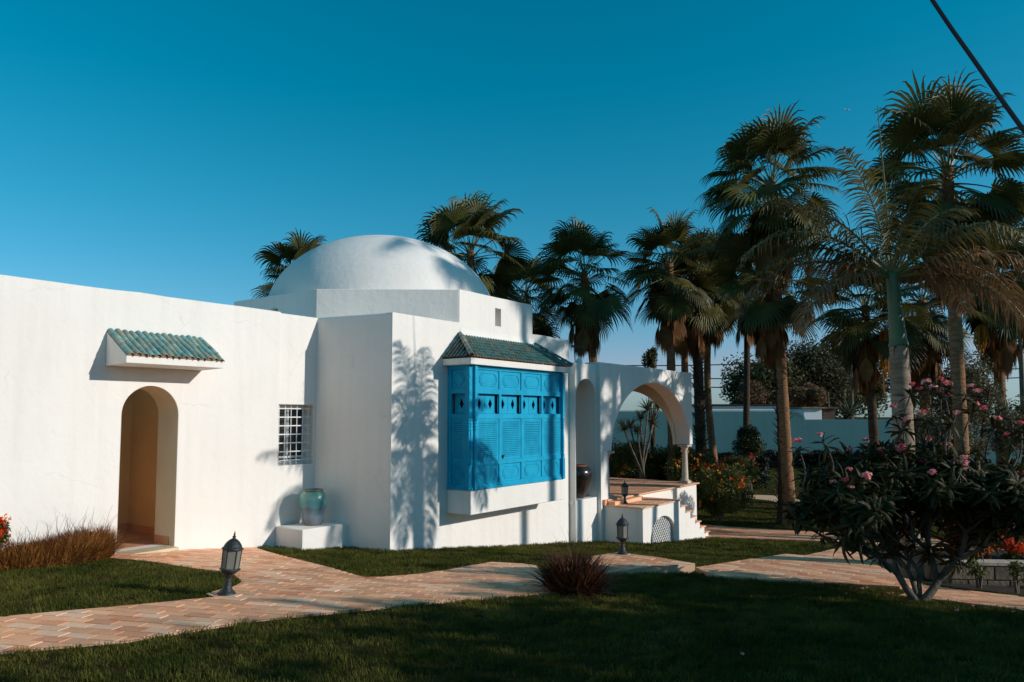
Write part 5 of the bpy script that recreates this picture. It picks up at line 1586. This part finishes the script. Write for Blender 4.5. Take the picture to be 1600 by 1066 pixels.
mb.prism([(0, 0), ((wa - wb_).length, 0), ((wa - wb_).length, 3.6), (0, 3.6)], [], wb_, wd_, UP, wd_.cross(UP), .3)
tag(mb.build('bounce_wall', [WHITE], bevel=.02), 'plain white wall added beyond the left edge to bounce sunlight onto shaded faces', 'wall')
off_palm(15.4, 12.5, 9.8, 1.1, 'fan palm beyond the right edge casting shadow on the end of the facade', 33)
off_palm(16.7, 11.7, 7.9, 1.0, 'fan palm beyond the right edge casting frond shadows on the pavilion', 34, base_perp=15.9)

# ---------------------------------------------------------------- grass on the lawns
def house_plan(x, y):
    r = Vector((x, y, 0)) - A0; u_, v_ = r.dot(D1), r.dot(NN)
    if u_ < 0 and v_ < VL + .02: return True
    if 0 <= u_ < 5.2 and v_ < .01: return True
    if -.3 < u_ < 0 and v_ < VL + (u_ + .275) * 5: return True
    if -1.04 < u_ < 0 and v_ < -.75: return True
    if 5.2 <= u_ < 6.2 and v_ < vN: return True
    if 6.2 <= u_ < 9.9 and v_ < VF: return True
    if 9.9 <= u_ < 11.5 and v_ < vA: return True
    return False
boxes = [(min(p[0] for p in P), max(p[0] for p in P), min(p[1] for p in P), max(p[1] for p in P), P) for P in PATHS]
def blocked(x, y):
    if house_plan(x, y): return True
    for a, b, c, d, P in boxes:
        if a < x < b and c < y < d and pip(x, y, P): return True
    return False
def scatter(y0, y1, dens, margin=.05):
    pts = []
    A = (y1 - y0) * (y1 + y0) / 2 * 2 * .75
    n = int(A * dens)
    yy = np.sqrt(rng.uniform(y0 ** 2, y1 ** 2, n)); xx = yy * rng.uniform(-.73, .73, n)
    for x, y in zip(xx, yy):
        if not blocked(x, y): pts.append((x, y, ground_z(x, y)))
    return pts
def tuft_mesh(n, r_, h, wd, seed):
    return quads_mesh('tuft', blades(n, r_, h, .9, wd, 3, .7, radial=False), BLADE)
def grass_object(name, pts, tuft, smin, smax, label):
    me = bpy.data.meshes.new(name); me.from_pydata(pts, [], [])
    o = link(name, me)
    t = bpy.data.objects.new('grass_tuft_source', tuft)
    ng = bpy.data.node_groups.new(name, 'GeometryNodeTree')
    ng.interface.new_socket('Geometry', in_out='INPUT', socket_type='NodeSocketGeometry')
    ng.interface.new_socket('Geometry', in_out='OUTPUT', socket_type='NodeSocketGeometry')
    N = ng.nodes; L = ng.links
    gi = N.new('NodeGroupInput'); go = N.new('NodeGroupOutput')
    mp = N.new('GeometryNodeMeshToPoints'); ip = N.new('GeometryNodeInstanceOnPoints')
    oi = N.new('GeometryNodeObjectInfo'); oi.inputs['Object'].default_value = t
    r1 = N.new('FunctionNodeRandomValue'); r1.data_type = 'FLOAT_VECTOR'; r1.inputs[0].default_value = (-.15, -.15, 0); r1.inputs[1].default_value = (.15, .15, 6.28)
    r2 = N.new('FunctionNodeRandomValue'); r2.data_type = 'FLOAT'; r2.inputs[2].default_value = smin; r2.inputs[3].default_value = smax
    L.new(gi.outputs[0], mp.inputs[0]); L.new(mp.outputs[0], ip.inputs['Points']); L.new(oi.outputs['Geometry'], ip.inputs['Instance'])
    L.new(r1.outputs[0], ip.inputs['Rotation']); L.new(r2.outputs[1], ip.inputs['Scale']); L.new(ip.outputs[0], go.inputs[0])
    md = o.modifiers.new('grass', 'NODES'); md.node_group = ng
    tag(o, label, 'grass', kind='stuff')
    return o
grass_object('lawn_grass', scatter(3.6, 8.5, 330), tuft_mesh(24, .05, .032, .0016, 1), .45, 1.5, 'short dark grass of the near lawn')
grass_object('lawn_grass', scatter(8.5, 14, 200), tuft_mesh(26, .065, .042, .0026, 2), .6, 1.2, 'short grass around the house')
grass_object('lawn_grass', scatter(14, 26, 45), tuft_mesh(34, .13, .05, .006, 3), .7, 1.2, 'grass beside the terrace and the far path')
grass_object('lawn_grass', scatter(26, 48, 8), tuft_mesh(40, .32, .06, .014, 4), .7, 1.2, 'grass of the far lawn')
# fallen petals on the near lawn
mbp = []
for (a, b) in [(1347, 919), (1354, 918), (1322, 927), (1388, 927), (1395, 926), (1520, 946), (1495, 953), (1583, 955), (1160, 1021)]:
    p = at_ground(a, b, .035)
    mbp.append(p)
for i, p in enumerate(mbp):
    o = link('fallen_flower', CL[2], None, loc=(p.x, p.y, p.z), rot=(0, 0, i), scl=(.28,) * 3)
    tag(o, 'small pale fallen blossom lying on the dark lawn near the paths', 'fallen flower', 'fallen blossoms on the near lawn')

# put every root empty that was built in place at the base of its own parts
bpy.context.view_layer.update()
for o in [o for o in S.objects if o.type == 'EMPTY' and o.parent is None and o.location.length < 1e-6]:
    mn = Vector((1e9,) * 3); mx = -mn
    for ch in o.children_recursive:
        if ch.type != 'MESH': continue
        for c in ch.bound_box:
            q = ch.matrix_world @ Vector(c)
            mn = Vector(map(min, mn, q)); mx = Vector(map(max, mx, q))
    if mn.x > 1e8: continue
    loc = Vector(((mn.x + mx.x) / 2, (mn.y + mx.y) / 2, mn.z))
    o.location = loc
    for ch in o.children:
        ch.matrix_parent_inverse = Matrix.Translation(-loc) @ ch.matrix_parent_inverse
